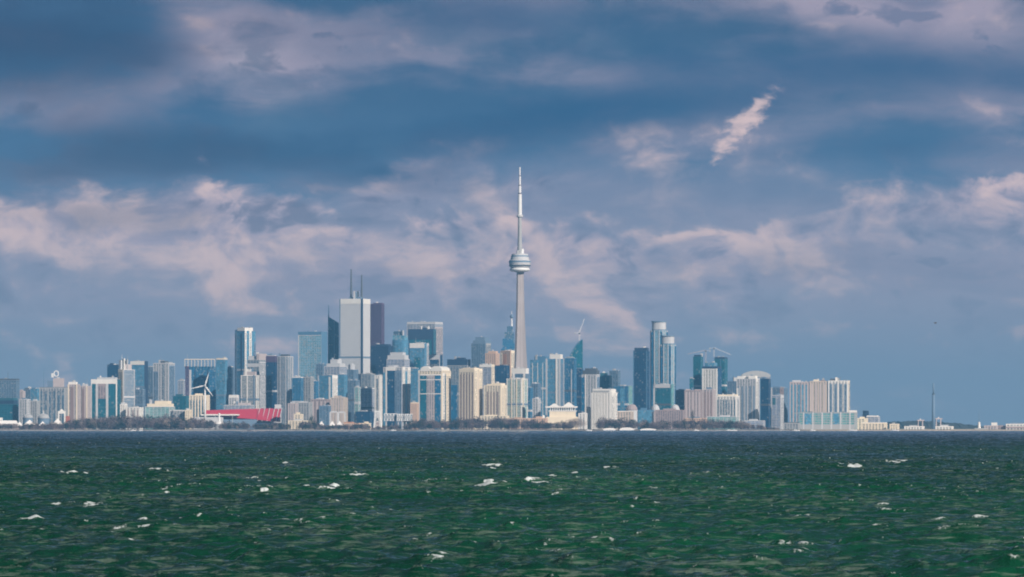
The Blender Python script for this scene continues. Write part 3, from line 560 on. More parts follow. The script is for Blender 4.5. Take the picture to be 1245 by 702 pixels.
bld(OT, 'pale glass office block with white top frame before the dark teal tower', T, 498, 516, 521, 418, 10330, 'sglass', strips=[('L', .30, .72, 0, .84, 'g_teal', .3, 'glass_bay'), ('L', .0, 1, .95, 1, 'white', .5, 'crown_band'), ('R', .5, 1, 0, 1, 'pgrey', .3, 'side_wall')])
bld(OT, 'small dark blue block with white frame below the dark teal tower', 'building', 521.5, 535, 538, 432, 10260, 'dglass', strips=[('L', 0, 1, .94, 1, 'pgrey', .5, 'crown_band'), ('L', 0, .08, 0, .94, 'pgrey', .5, 'pier'), ('L', .92, 1, 0, .94, 'pgrey', .5, 'pier')])
bld(OT, 'pale blue block wedged between the two white waterfront condos', 'building', 497.5, 507.5, 511, 449, 9980, 'sglass')
# the large white condo with the rounded shoulders
r = bld(AT, 'large white waterfront condo with rounded white roof shoulders and pinkish centre bay', T, 508.5, 537.5, 547.5, 451, 9440, 'cream', rot=20, clutter=False, strips=[('L', .0, .06, 0, .96, 'pgrey', .3, 'corner_pier'), ('L', .08, .34, 0, .93, 'g_teal', .5, 'glass_bay'), ('L', .36, .66, 0, .93, 'pink', .6, 'centre_bay'), ('L', .70, .95, 0, .93, 'g_blue', .5, 'glass_bay'), ('R', .04, .24, 0, .96, 'white', .6, 'white_pier'), ('R', .30, .42, 0, .94, 'g_grey', .3, 'window_strip'), ('R', .5, .96, 0, .96, 'cream', .5, 'white_pier'), ('L', .08, .95, .60, .615, 'white', .8, 'balcony_band'), ('L', .08, .95, .84, .855, 'white', .8, 'balcony_band'), ('L', .08, .95, .92, .94, 'white', .8, 'balcony_band')])
loc, rz, wl, wr = frame(508.5, 537.5, 547.5, 9440, 20); Hc = zat(451, 9440) - GROUND
for (c0, c1) in ((.10, .48), (.52, .98)):
    poly = [(-wl/2 + wl * (c0 + (c1 - c0) * i / 10), Hc + 1 + 8.5 * math.sin(math.pi * (.08 + .84 * i / 10)) ** .6) for i in range(11)]
    mb = MB(); n = len(poly)
    for yy in (-wr/2 - .8, wr/2 - 2): mb.v += [(x, yy, Hc - .5) for x, z in poly] + [(x, yy, z) for x, z in poly]
    for i in range(n - 1): mb.f += [(i, i + 1, n + i + 1, n + i), (2*n + i + 1, 2*n + i, 3*n + i, 3*n + i + 1), (n + i, n + i + 1, 3*n + i + 1, 3*n + i), (i + 1, i, 2*n + i, 2*n + i + 1)]
    mb.f += [(0, n, 3*n, 2*n), (n - 1, 3*n - 1, 4*n - 1, 2*n - 1)]
    mb.build('roof_shoulder', M['white'], r)
MB().box(-wl*.1, wl*.06, -wr*.2, wr*.2, Hc, Hc + 14).build('penthouse', M['dgrey'], r)
bld(OT, 'grey slab with broad dark teal top storeys, between white condo and cream striped condo', T, 543.5, 568, 572, 445, 10120, 'greyg', tops=[(0, 1, 0, 1, 0, 8, 'navy', 'top_storey'), (.45, .8, .2, .8, 8, 10, 'navy', 'penthouse')], strips=[('L', .06, .5, 0, .7, 'g_blue', .3, 'glass_bay')])
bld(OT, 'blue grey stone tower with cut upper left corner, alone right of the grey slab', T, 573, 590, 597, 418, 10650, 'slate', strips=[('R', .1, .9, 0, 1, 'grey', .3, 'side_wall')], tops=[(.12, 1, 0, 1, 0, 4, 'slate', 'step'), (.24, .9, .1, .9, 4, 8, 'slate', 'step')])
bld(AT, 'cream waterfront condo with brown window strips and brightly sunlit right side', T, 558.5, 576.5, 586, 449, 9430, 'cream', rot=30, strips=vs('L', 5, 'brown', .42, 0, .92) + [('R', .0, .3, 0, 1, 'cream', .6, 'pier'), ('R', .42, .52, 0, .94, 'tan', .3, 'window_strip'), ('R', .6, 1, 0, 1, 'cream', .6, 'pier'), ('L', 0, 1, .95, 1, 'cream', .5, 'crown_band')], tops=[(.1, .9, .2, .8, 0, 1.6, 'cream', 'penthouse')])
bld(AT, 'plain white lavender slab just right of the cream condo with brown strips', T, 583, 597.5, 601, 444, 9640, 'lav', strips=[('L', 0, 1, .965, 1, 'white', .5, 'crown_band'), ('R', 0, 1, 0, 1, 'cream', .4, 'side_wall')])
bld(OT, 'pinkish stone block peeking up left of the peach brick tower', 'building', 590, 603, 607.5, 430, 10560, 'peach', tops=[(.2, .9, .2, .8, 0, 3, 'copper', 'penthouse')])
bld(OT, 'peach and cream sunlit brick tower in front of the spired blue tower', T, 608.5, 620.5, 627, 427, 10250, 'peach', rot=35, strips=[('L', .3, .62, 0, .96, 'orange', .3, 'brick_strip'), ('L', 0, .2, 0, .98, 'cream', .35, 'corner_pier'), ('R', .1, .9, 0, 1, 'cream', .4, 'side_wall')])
def spire_tower():
    Y = 10450; s = Y / F; root = empty('office_tower', ((618 - CX) * s, Y, GROUND)); tag(root, 'stepped blue tower topped by a tall spire with a small ball', T)
    h = lambda py: zat(py, Y) - GROUND; FOOT.append(('office_tower', (618 - CX) * s, Y, 0, 17 * s, 26))
    for (x0, x1, d, p) in ((-8.5, 8, 26, 424), (-7, 7.6, 22, 412), (-4.5, 7, 18, 404), (-1.5, 5.5, 14, 397)):
        mb = MB(); mb.box(x0*s, x1*s, -d/2, d/2, -1, h(p)); mb.build('tier', M['g_grey' if p < 405 else 'g_blue'], root)
        cm = MB(); z = h(p)
        for i in range(6): cm.box(x0*s - .3, x1*s + .3, -d/2 - .3, d/2 + .3, z - 3.6*i - .9, z - 3.6*i + .05)
        cm.build('cladding', M['steel'], root)
    MB().tube((4.2*s, -3, h(425)), (4.2*s, -3, h(386)), 5.2, 1.2, 8).build('spire', M['wmetal'], root)
    MB().lathe([(.1, h(388) ), (3.4, h(386.6)), (4.4, h(385)), (3.2, h(383.2)), (.1, h(382.3))], 14, 4.2*s, -3).build('ball', M['slate'], root, True)
    MB().tube((4.2*s, -3, h(382.5)), (4.2*s, -3, h(378)), .7, .3, 6).build('spire_tip', M['wmetal'], root)
spire_tower()
bld(OT, 'dark blue glass block between white lavender slab and the peach brick tower', 'building', 600.5, 616, 619.5, 445, 9860, 'dglass')
bld(AB, 'cream stepped condo with brown strips, shorter and right of its taller cream twin', A, 588.5, 609, 616, 469, 9420, 'cream', rot=22, strips=vs('L', 4, 'brown', .40, 0, .86, u0=.12, u1=.9) + [('R', .1, .35, 0, 1, 'cream', .5, 'pier'), ('R', .6, .95, 0, 1, 'cream', .5, 'pier')], tops=[(.45, .95, .1, .9, 0, 3, 'cream', 'penthouse'), (.1, .3, .2, .8, 0, 2, 'cream', 'roof_plant')])
bld(AB, 'pale green glazed condo with cream bands below the concrete needle tower', A, 616.5, 634, 641, 461, 9470, 'balcg', rot=22, strips=[('L', .3, .36, 0, 1, 'cream', .3, 'pier'), ('L', .64, .70, 0, 1, 'cream', .3, 'pier'), ('R', .1, .3, 0, 1, 'cream', .3, 'pier')])
bld(AB, 'grey block with broad white top storey hiding the foot of the needle tower', A, 622.5, 639.5, 643, 455, 9740, 'slate', tops=[(0, 1, 0, 1, 0, 7, 'white', 'top_storey')], strips=[('L', .05, .2, 0, 1, 'white', .3, 'pier'), ('L', .8, .95, 0, 1, 'white', .3, 'pier')])
bld('low_block', 'deep blue glass block at the right foot of the needle tower', 'building', 634, 645, 648, 472, 9580, 'bglass')
bld('low_block', 'slate blue block behind the deep blue glass block, beside the needle tower', 'building', 645.5, 654, 658, 467, 9720, 'slate')
bld('low_block', 'small pale concrete block with flat face at the feet of pale blue towers', 'building', 647.5, 654.5, 657, 485, 9440, 'pgrey')
bld(AT, 'pale blue glass tower with darker cap, first tower right of the needle tower', T, 644.5, 663, 668, 438, 10160, 'sglass', strips=vs('L', 3, 'white', .10, 0, .96, nm='pier') + vs('R', 1, 'slate', .5, 0, .96), tops=[(.25, 1, .1, .9, 0, 4.6, 'steel', 'penthouse')])
bld(AT, 'blue glass tower with a white central pier and white roof cap', T, 663.5, 681.5, 685, 437, 10030, 'sglass', strips=[('L', .68, .80, 0, 1, 'white', .9, 'white_pier'), ('L', .0, .12, 0, 1, 'lav' if False else 'pgrey', .4, 'pier'), ('L', .86, 1, 0, 1, 'pgrey', .4, 'pier'), ('R', .2, .9, 0, .95, 'slate', .3, 'side_wall')], tops=[(.26, .98, .05, .9, 0, 6, 'white', 'roof_cap')])
bld(AT, 'blue condo tower with pale edge, left of the curved sail shaped tower', T, 684.5, 698, 701, 436, 10110, 'bglass', strips=[('L', .05, .12, 0, 1, 'pgrey', .4, 'pier'), ('L', .72, .80, 0, .85, 'pgrey', .4, 'pier')])
# --- the needle tower
def cn_tower():
    Y = 10000; s = Y / F; root = empty('observation_tower', ((632 - CX) * s, Y, GROUND)); root.rotation_euler.z = R(20)
    tag(root, 'tall concrete needle tower with round observation pod and white antenna, highest of all', 'tower')
    h = lambda py: zat(py, Y) - GROUND; FOOT.append(('observation_tower', (632 - CX) * s, Y, 0, 34, 34))
    mb = MB(); levels = 26; prof = []
    for j in range(levels + 1):
        f = j / levels; z = h(516) + (h(331) - h(516)) * f
        core = 8.6 - 2.6 * f; leg = 8.4 + 17.5 * (1 - f) ** 1.75; th = 3.0 + 1.5 * (1 - f)
        pts = []
        for q in range(3):
            a = R(90 + 120 * q); e, p = Vector((math.cos(a), math.sin(a))), Vector((-math.sin(a), math.cos(a)))
            a2 = a + R(60); m = Vector((math.cos(a2), math.sin(a2))) * core
            for v in (e * leg - p * th * .7, e * leg + p * th * .7, e * (core * .95) + p * th * 1.05, m): pts.append((v.x, v.y))
            # next leg starts symmetrically
            a3 = R(90 + 120 * (q + 1)); e3, p3 = Vector((math.cos(a3), math.sin(a3))), Vector((-math.sin(a3), math.cos(a3)))
            v = e3 * (core * .95) - p3 * th * 1.05; pts.append((v.x, v.y))
        prof.append((z, pts))
    n = len(prof[0][1])
    for z, pts in prof: mb.v += [(x, y, z) for x, y in pts]
    for j in range(levels): mb.f += [(j*n + i, j*n + (i+1) % n, (j+1)*n + (i+1) % n, (j+1)*n + i) for i in range(n)]
    mb.f.append(tuple(range(levels * n, levels * n + n)))
    mb.build('shaft', M['concrete'], root)
    px = lambda l: [(r_ * s, h(y)) for r_, y in l]
    MB().lathe(px([(4.5, 331.5), (7.5, 330.5), (11.0, 330), (12.2, 328.6), (12.3, 327.4), (11.2, 326), (8, 325.6)]), 40).build('radome', M['wmetal'], root, True)
    pod = MB().lathe(px([(8, 326), (11.2, 325.6), (13.0, 323.6), (13.2, 322.2), (12.9, 322.0), (12.9, 321.0), (13.3, 320.8), (13.3, 319.6), (12.6, 319.3), (12.4, 317.6), (12.8, 317.4), (12.6, 316.4), (11.4, 316.0), (11, 313.2), (10.6, 312.9), (10.2, 310.2), (9.9, 310), (9.9, 309), (5, 308.6)]), 40).build('pod', M['pgrey'], root)
    MB().lathe(px([(12.95, 319.6), (13.45, 319.5), (13.3, 317.6), (12.5, 317.5)]), 40).build('window_band', M['slate'], pod)
    MB().lathe(px([(12.6, 324.2), (13.1, 323.8), (13.35, 322.4), (12.5, 322.3)]), 40).build('window_band', M['dgrey'], pod)
    MB().lathe(px([(9.6, 312.6), (10.75, 312.4), (10.55, 311), (9.6, 310.9)]), 40).build('window_band', M['slate'], pod)
    MB().lathe(px([(4.0, 308.8), (4.0, 305), (3.0, 304.6), (3.0, 301)]), 20).build('pod_collar', M['grey'], root)
    MB().box(1.0*s, 3.8*s, -4*s, -2.6*s, h(308.5), h(303)).build('roof_plant', M['wmetal'], root)
    MB().box(-4.6*s, -2.6*s, -3*s, -1*s, h(308.5), h(305)).build('roof_plant', M['grey'], root)
    us = MB().lathe(px([(2.9, 309), (2.55, 290), (2.2, 264.5)]), 12).build('upper_shaft', M['grey'], root)
    MB().lathe(px([(2.2, 265), (3.6, 264.2), (4.0, 263.2), (4.0, 262.2), (3.2, 261.5), (2.6, 261.3)]), 24).build('upper_pod', M['pgrey'], root)
    an = MB().lathe(px([(2.55, 261.6), (2.45, 250), (2.3, 236.2)]), 12).build('antenna', M['wmetal'], root)
    for y0, y1, r_ in ((234.6, 226.2, 1.75), (225.0, 214.6, 1.3), (213.4, 203.4, .85)):
        MB().lathe(px([(r_, y0), (r_ * .92, y1)]), 10).build('antenna_segment', M['wmetal'], an)
    for y0, y1, r_ in ((236.2, 234.6, 1.9), (226.2, 225.0, 1.45), (214.6, 213.4, 1.0)):
        MB().lathe(px([(r_, y0), (r_, y1)]), 10).build('antenna_joint', M['maroon'], an)
cn_tower()

# --- right half
def sail_tower():
    Y = 10560; s = Y / F; root = empty('office_tower', ((700 - CX) * s, Y, GROUND)); tag(root, 'sail shaped teal tower with curved roof sweeping up to a crane topped point', T)
    h = lambda py: zat(py, Y) - GROUND; FOOT.append(('office_tower', (700 - CX) * s, Y, 0, 18 * s, 24))
    pts = [(-8.5, 437), (-7, 433), (-5, 428.5), (-2.5, 424), (0, 420.2), (3, 416.6), (6, 414.2), (8.2, 413.2)]
    outl = [(x * s, h(y)) for x, y in pts]; n = len(outl) + 2; prof = [(-8.5*s, -1)] + outl + [(8.4*s, -1)]; n = len(prof)
    def body(y0, y1, mat, nm, k=1.0):
        mb = MB()
        for yy in (y0, y1): mb.v += [(x, yy, z) for x, z in prof]
        mb.f += [tuple(range(n - 1, -1, -1)), tuple(range(n, 2 * n))] + [(i, (i + 1) % n, n + (i + 1) % n, n + i) for i in range(n)]
        return mb.build(nm, M[mat], root)
    body(-11, 11, 'g_teal', 'glazing')
    rb = MB()
    for (x0, z0), (x1, z1) in zip(outl[:-1], outl[1:]): rb.tube((x0, -11.2, z0), (x1, -11.2, z1), 1.1)
    rb.build('roof_edge', M['steel'], root)
    cm = MB()
    for i in range(1, 50):
        z = i * 4.0
        if z > h(414.5): break
        xl = -8.5 * s
        for (x0, z0), (x1, z1) in zip(outl[:-1], outl[1:]):
            if z0 <= z <= z1: xl = x0 + (x1 - x0) * (z - z0) / (z1 - z0)
        cm.box(xl, 8.5*s, -11.3, -10.8, z - .6, z); cm.box(8.3*s, 8.6*s, -11, 11, z - .6, z)
    cm.build('cladding', M['teal'], root)
sail_tower()
def crane(px, base, top, jib, Y, label, mat='wmetal'):
    """tower crane: mast, slewing cab, jib to the (px, py) pair jib, counter-jib"""
    s = Y / F; root = empty('tower_crane', ((px - CX) * s, Y - 1, zat(base, Y))); tag(root, label, 'crane')
    h = (base - top) * s; mb = MB()
    for sx in (-1.1, 1.1):
        for sy in (-1.1, 1.1): mb.box(sx - .22, sx + .22, sy - .22, sy + .22, -.5, h)
    for i in range(int(h / 3)):
        mb.tube((-1.1, -1.1, 3*i), (1.1, -1.1, 3*i + 3), .16, n=4); mb.tube((1.1, 1.1, 3*i), (-1.1, 1.1, 3*i + 3), .16, n=4)
    mb.build('mast_lattice', M[mat], root)
    MB().box(-1.8, 1.8, -1.8, 1.8, h, h + 3).build('cab', M['dgrey'], root)
    e = Vector(((jib[0] - px) * s, 0, (base - jib[1]) * s)); a = Vector((0, 0, h + 3)); d = (e - a).normalized(); up = Vector((-d.z, 0, d.x)) * (1 if d.x > 0 else -1)
    jb = MB(); L = (e - a).length
    for off in (Vector((0, -.9, 0)), Vector((0, .9, 0)), up * 1.7): jb.tube(a + off, e + off * .5, .36, .26, 4)
    for i in range(int(L / 4)):
        p = a + d * 4 * i; jb.tube(p + Vector((0, -.9, 0)), p + d * 2 + up * 1.6, .18, n=4); jb.tube(p + d * 2 + up * 1.6, p + d * 4 + Vector((0, .9, 0)), .18, n=4)
    jb.build('jib_lattice', M[mat], root)
    c = MB(); cd = Vector((-1 if d.x > 0 else 1, 0, 0)); c.tube(a, a + cd * 11, .5, n=4); c.build('counter_jib', M[mat], root)
    q = a + cd * 9.5; MB().box(q.x - 1.6, q.x + 1.6, -1.2, 1.2, q.z - 2.6, q.z + .2).build('counterweight', M['grey'], root)
crane(704.5, 415.5, 406.5, (711, 387.5), 10560, 'crane with steep pale jib on the tip of the sail shaped tower')
bld(OT, 'dark blue block at the foot of the sail shaped tower', T, 694, 706.5, 709, 449, 10210, 'dglass')
bld(AT, 'grey white slab with rounded dark cap and blue left face', T, 707.5, 725, 729, 456, 9880, 'pgrey', strips=[('L', .0, .22, 0, .95, 'g_blue', .4, 'glass_bay'), ('L', .22, .3, 0, 1, 'white', .5, 'pier'), ('R', .2, 1, 0, .96, 'slate', .3, 'side_wall')], tops=[(.05, 1, 0, 1, 0, 5.5, 'dgrey', 'cap'), (.2, .9, .1, .9, 5.5, 8, 'dgrey', 'cap')])
bld(OT, 'dark teal square block behind the bright white gridded apartment block', 'building', 726.5, 741, 744, 457, 10360, 'tglass', tops=[(.2, .7, .2, .8, 0, 3.4, 'teal', 'penthouse')])
bld(OT, 'grey blue block with plain face right of the dark teal square block', 'building', 741, 751.5, 754.5, 451, 10480, 'slate')
bld(AB, 'bright white gridded apartment block with long white penthouse on the waterfront', A, 719, 743, 750.5, 478, 9420, 'white', rot=20, strips=vs('L', 7, 'white', .28, 0, 1, .5, nm='pier') + [('R', .0, .45, 0, 1, 'white', .6, 'pier'), ('R', .75, 1, 0, 1, 'white', .6, 'pier')], tops=[(.04, .98, .1, .9, 0, 5, 'white', 'penthouse'), (.1, .9, .05, .09, 1.2, 3.0, 'grey', 'window_band')])
bld(AB, 'blue green glazed block with pale right edge, right of the white gridded block', A, 746.5, 763.5, 769.5, 470, 9740, 'bglass', strips=[('R', .1, .9, 0, 1, 'g_green', .4, 'side_bay'), ('L', .45, .75, 0, .95, 'g_sky', .3, 'glass_bay')])
bld(AT, 'tall dark blue glass tower standing left of the round pale twin towers', T, 770, 786.5, 790, 427, 10260, 'dglass', tops=[(.08, .95, .05, .95, 0, 4, 'navy', 'top_storey')], strips=[('L', 0, .06, 0, 1, 'steel', .3, 'pier'), ('L', .94, 1, 0, 1, 'steel', .3, 'pier')])
def round_tower(label, x0, x1, top, crown, Y, group=None):
    s = Y / F; w = (x1 - x0) * s; root = empty('apartment_tower', (((x0 + x1) / 2 - CX) * s, Y, GROUND), R(-20)); tag(root, label, T); h = lambda py: zat(py, Y) - GROUND
    FOOT.append(('apartment_tower', ((x0 + x1) / 2 - CX) * s, Y, 0, w, w)); w2 = w * .9
    MB().prism(ell(w, w2, 0, 36, .8), -1, h(top)).build('glazing', M['g_pale'], root)
    cm = MB(); z = 3.2
    while z < h(top): cm.prism(ell(w, w2, .5, 36, .8), z - .7, z); z += 3.2
    for i, (x, y) in enumerate(ell(w, w2, .55, 14, .8)): cm.box(x - .7, x + .7, y - .7, y + .7, 0, h(top))
    cm.build('cladding', M['pgrey'], root)
    for k, (x, y) in enumerate(ell(w, w2, .2, 12, .8)):
        if y < 3 and k % 2 == 0: MB().box(x - 2.2, x + 2.2, y - 1.2, y + 1.2, 0, h(top) - 4).build('glass_bay', M['g_blue'], root)
    MB().prism(ell(w * .86, w2 * .86, 0, 36, .8), h(top), h(crown)).build('crown', M['pgrey'], root)
    MB().prism(ell(w * .94, w2 * .94, 0, 36, .8), h(crown) + .01, h(crown) + 2.4).build('crown_ring', M['slate'], root)
    MB().prism(ell(w * .90, w2 * .90, 0, 36, .8), h(top) + .5, h(top) + 2.0).build('crown_ring', M['slate'], root)
round_tower('taller round pale blue tower with white drum crown', 791.5, 811, 402, 392, 10420)
round_tower('shorter round pale blue tower with white drum crown before its taller twin', 803, 821, 419, 409.5, 10290)
bld(AB, 'teal glazed podium block at the feet of the round twin towers', A, 794.5, 815, 819.5, 468, 9940, 'tglass', strips=[('L', 0, .1, 0, 1, 'pgrey', .4, 'pier'), ('L', 0, 1, .93, 1, 'pgrey', .4, 'crown_band'), ('R', .3, .9, 0, 1, 'g_green', .3, 'glass_bay')])
bld('low_block', 'dark blue low block between the round twin towers and the pink brick block', 'building', 821.5, 831, 834, 475, 10060, 'dglass')
bld(AB, 'pink brick apartment block, widest of the reddish blocks left of white faced tower', A, 832.5, 852.5, 854.6, 475, 9600, 'rose', strips=vs('L', 5, 'pink', .5, 0, .97, nm='pier'), tops=[(.05, .3, .2, .8, 0, 1.8, 'pink', 'penthouse'), (.6, .9, .2, .8, 0, 1.4, 'pink', 'roof_plant')], rot=10)
bld(AB, 'taller pink brown block standing before the white faced tower', A, 855, 867, 871, 474, 9622, 'pink', strips=vs('L', 3, 'brown', .4, 0, .95), rot=15)
bld(OT, 'dark teal stepped tower left behind the white faced tower', T, 843, 852, 855, 434, 10380, 'tglass', tops=[(.1, .95, .1, .9, 0, 2.4, 'navy', 'penthouse')])
bld(OT, 'low dark teal annex against the left side of dark teal stepped tower', 'building', 838.5, 842.2, 843.6, 461, 10330, 'tglass', depth=14)
bld(OT, 'plain white faced tower with dark blue cap and blue right side', T, 854, 872, 878, 449, 9960, 'white', strips=[('R', .02, .98, 0, 1, 'g_dark', .4, 'side_bay'), ('L', .0, .1, 0, 1, 'white', .5, 'pier'), ('L', .9, 1, 0, 1, 'white', .5, 'pier')], tops=[(0, 1, 0, 1, 0, 3.4, 'navy', 'cap'), (.15, .75, .1, .9, 3.4, 8, 'g_sky', 'roof_box')])
bld(OT, 'dark teal tower with flat cap right behind the white faced tower', T, 869, 881, 885, 437, 10300, 'tglass', tops=[(0, 1, 0, 1, 0, 2.6, 'navy', 'cap')], strips=[('L', .55, .62, 0, 1, 'steel', .3, 'pier')])
crane(858, 440, 428, (836, 431), 10560, 'crane with long faint jib reaching left above the white faced tower', 'pink')
crane(868, 434, 425, (889, 432), 10660, 'crane with long jib reaching right above the dark teal capped tower', 'pgrey')
bld(OT, 'dull blue block with white roof boxes behind the white striped slab', 'building', 884.5, 902, 906, 464, 10190, 'slate', tops=[(.42, .9, .1, .9, 0, 5, 'white', 'roof_cap')])
bld(AB, 'white slab with dark vertical window strips right of the pink brown block', A, 871.5, 895, 900, 482, 9664, 'white', strips=vs('L', 7, 'g_grey', .42, 0, .9) + [('R', .2, .8, 0, .95, 'pgrey', .3, 'side_wall')], tops=[(.05, .95, .1, .9, 0, 2.2, 'cream', 'penthouse')], rot=15)
bld(AB, 'pale grey condo with white piers and white drum tops, left of deep blue slab', A, 896, 919, 924, 461, 9720, 'pgrey', strips=vs('L', 5, 'slate', .36, 0, .86) + [('R', .0, .4, 0, 1, 'white', .5, 'pier'), ('L', 0, .1, 0, .82, 'white', .4, 'pier')], tops=[(.02, .34, .1, .7, 0, 3.6, 'white', 'roof_cap'), (.60, .95, .1, .7, 0, 4, 'white', 'roof_cap'), (.4, .55, .2, .6, 0, 2, 'dgrey', 'roof_plant')])
bld(AT, 'deep blue glazed slab with sharp edges, right of the pale grey condo', A, 924, 934.5, 937.5, 461, 9800, 'dglass', strips=[('L', 0, .1, 0, 1, 'steel', .3, 'pier')])
def arc_block():
    Y = 10236; s = Y / F; root = empty('apartment_block', ((919 - CX) * s, Y, GROUND)); tag(root, 'long block with pale arched roof showing above the pale grey condo', 'building'); h = lambda py: zat(py, Y) - GROUND
    w = 35 * s; FOOT.append(('apartment_block', (919 - CX) * s, Y, 0, w, 22)); MB().box(-w/2, w/2, -11, 11, -1, h(459)).build('glazing', M['g_lav'], root)
    cm = MB(); z = 3.3
    while z < h(459): cm.box(-w/2 - .3, w/2 + .3, -11.3, 11.3, z - .9, z); z += 3.3
    cm.build('cladding', M['pgrey'], root)
    n = 16; pts = [(-w/2 + w*i/n, h(459) + .05 + 8*s*math.sin(math.pi*(.06 + .88*i/n)) ** .55) for i in range(n + 1)]
    mb = MB(); n1 = n + 1
    for yy in (-11.2, 11.2): mb.v += [(x, yy, h(459) + .03) for x, z in pts] + [(x, yy, z) for x, z in pts]
    for i in range(n): mb.f += [(i, i+1, n1+i+1, n1+i), (2*n1+i+1, 2*n1+i, 3*n1+i, 3*n1+i+1), (n1+i, n1+i+1, 3*n1+i+1, 3*n1+i)]
    mb.f += [(0, n1, 3*n1, 2*n1), (n1-1, 3*n1-1, 4*n1-1, 2*n1-1)]
    mb.build('roof', M['grey'], root)
arc_block()
bld(AB, 'grey purple mid block between the deep blue slab and the wide striped condos', A, 937.5, 953, 958.5, 472, 9960, 'slate', strips=[('L', .7, 1, 0, 1, 'rose', .3, 'brick_strip'), ('L', .0, .12, 0, 1, 'pgrey', .3, 'pier')])
bld(AB, 'lower pale block with one teal patch in front of the grey purple mid block', A, 938.5, 949, 953.5, 481, 9660, 'lav', strips=[('L', .1, .42, .72, .93, 'teal', .3, 'teal_panel'), ('R', .1, .9, 0, 1, 'pgrey', .3, 'side_wall')])
bld(AB, 'pinkish striped condo, leftmost wing of the wide condo row', A, 960.5, 982.5, 984.5, 465, 9862, 'pink', strips=vs('L', 5, 'g_sky', .44, 0, .95), rot=8)
bld(AB, 'tan centre wing of the wide condo row with brown window strips', A, 984.9, 1005, 1007, 464, 9866, 'tan', strips=vs('L', 4, 'pink', .36, 0, .95), rot=8, tops=[(.2, .5, .2, .8, 0, 2.4, 'cream', 'penthouse'), (.62, .9, .2, .8, 0, 1.6, 'brown', 'roof_plant')])
bld(AB, 'grey and white striped condo, rightmost wing of the wide condo row', A, 1007.4, 1031, 1034.5, 463.5, 9860, 'white', strips=vs('L', 4, 'slate', .56, 0, .94) + [('R', .1, .9, 0, 1, 'cream', .3, 'side_wall')], rot=10, tops=[(.08, .35, .2, .8, 0, 3, 'dgrey', 'roof_plant'), (.7, .9, .2, .8, 0, 2, 'slate', 'roof_plant')])
bld(LB, 'long low pale teal glazed building along the foot of the wide condo row', L_, 972, 1039, 1046, 502, 9480, 'tealrow', rot=8, strips=vs('L', 6, 'pgrey', .16, 0, 1, .4, nm='pier') + [('L', .0, 1, 0, .30, 'grey', .3, 'base_storey'), ('L', .1, .22, .3, .95, 'g_sky', .3, 'glass_bay'), ('L', .62, .72, .3, .95, 'g_sky', .3, 'glass_bay')], tops=[(.9, 1, .1, .9, 0, 3, 'white', 'roof_plant'), (.05, .2, .1, .9, 0, 1.4, 'teal', 'roof_plant')])

# --- low buildings at the foot of the towers
def low(label, xl, xs, xr, top, Y, style, **k): return bld(LB, label, L_, xl, xs, xr, top, Y, style, rot=k.pop('rot', 12), **k)
low('mottled white and pink low building right of the white framed block', 153, 170, 173, 496, 9430, 'white', strips=vs('L', 3, 'rose', .3, 0, .9, nm='brick_panel'))
low('small white gabled block between striped tower foot and low grey block', 146, 152, 154, 492, 9450, 'white')
low('cream and green glazed low hall with stepped pale roof below twin tone tower', 176, 206, 211, 495, 9440, 'green', tops=[(.05, .98, .1, .9, 0, 4, 'cream', 'step'), (.35, .9, .2, .8, 4, 7.5, 'cream', 'step')])
low('flat grey low hall left of the turbine with white roof edge', 207, 226, 228, 500, 9390, 'grey', tops=[(0, 1, 0, 1, 0, 1.4, 'white', 'roof_edge')])
low('small cream cube house just left of the turbine foot', 225, 231, 233, 499, 9370, 'cream')
low('white flared rooftop box building behind the red stand', 278, 288, 290, 484, 9640, 'pgrey', tops=[(0, 1, 0, 1, 0, 3.6, 'white', 'roof_cap')])
low('pale arched frame building showing over the red stand top edge', 272, 304, 308, 493, 9560, 'lav', tops=[(.5, .9, .2, .8, 0, 3, 'pink', 'penthouse')])
low('pink low apartment block at the right end of the red stand', 350, 360, 362, 491, 9430, 'pink')
low('grey striped low block behind the bright cream cube', 359, 376, 379, 490, 9500, 'grey')
low('bright cream cube building at the trees right of red stand', 357.5, 366, 368, 504, 9350, 'cream')
low('pinkish brown brick block under the slim white pier tower', 378, 398, 402, 486, 9560, 'rose', strips=vs('L', 4, 'pink', .4, 0, .95, nm='pier'))
low('tan and pink block right of the pinkish brown brick block', 402, 418, 422, 484, 9520, 'tan', strips=vs('L', 4, 'pink', .3, 0, .95, nm='pier'))
low('blue grey glazed low hall in front of the pinkish brown brick block', 388, 400, 402, 494, 9400, 'slate')
low('peach coloured low block between the two white waterfront condos', 499, 507.5, 509, 491, 9380, 'peach', tops=[(0, 1, 0, 1, 0, 1.6, 'cream', 'roof_edge')])
low('low cream podium at the foot of the cream stepped condo', 584, 616, 619, 506, 9330, 'cream')
low('low peach terrace right of the cream podium below green glazed condo', 620, 642, 645, 509, 9320, 'peach')
low('flat peach hall at the waterline trees below the deep blue block', 646, 664, 666, 509, 9345, 'peach')
low('white low link building between white roofed hall and white gridded block', 703.5, 712, 714, 503, 9400, 'white')
low('small white block touching the left side of the white gridded block', 713, 719.5, 721, 496, 9450, 'white')
low('tan low house row right of the white gridded block', 750, 768, 770.5, 501, 9450, 'tan', tops=[(0, 1, 0, 1, 0, 1.2, 'white', 'roof_edge')])
low('low blue glazed hall right of the tan house row', 776, 793.5, 795, 499, 9480, 'sglass')
low('pink brown low block below the round twin towers', 797, 831, 834, 499, 9460, 'rose')
low('white and green low row at the foot of the taller pink brown block', 860, 895, 899, 507, 9400, 'green')
low('peach low row below the dark end of the pink brick block', 832, 858, 860, 509, 9380, 'peach')
low('low pale row under the deep blue glazed slab', 903, 928, 931, 512, 9420, 'lav')
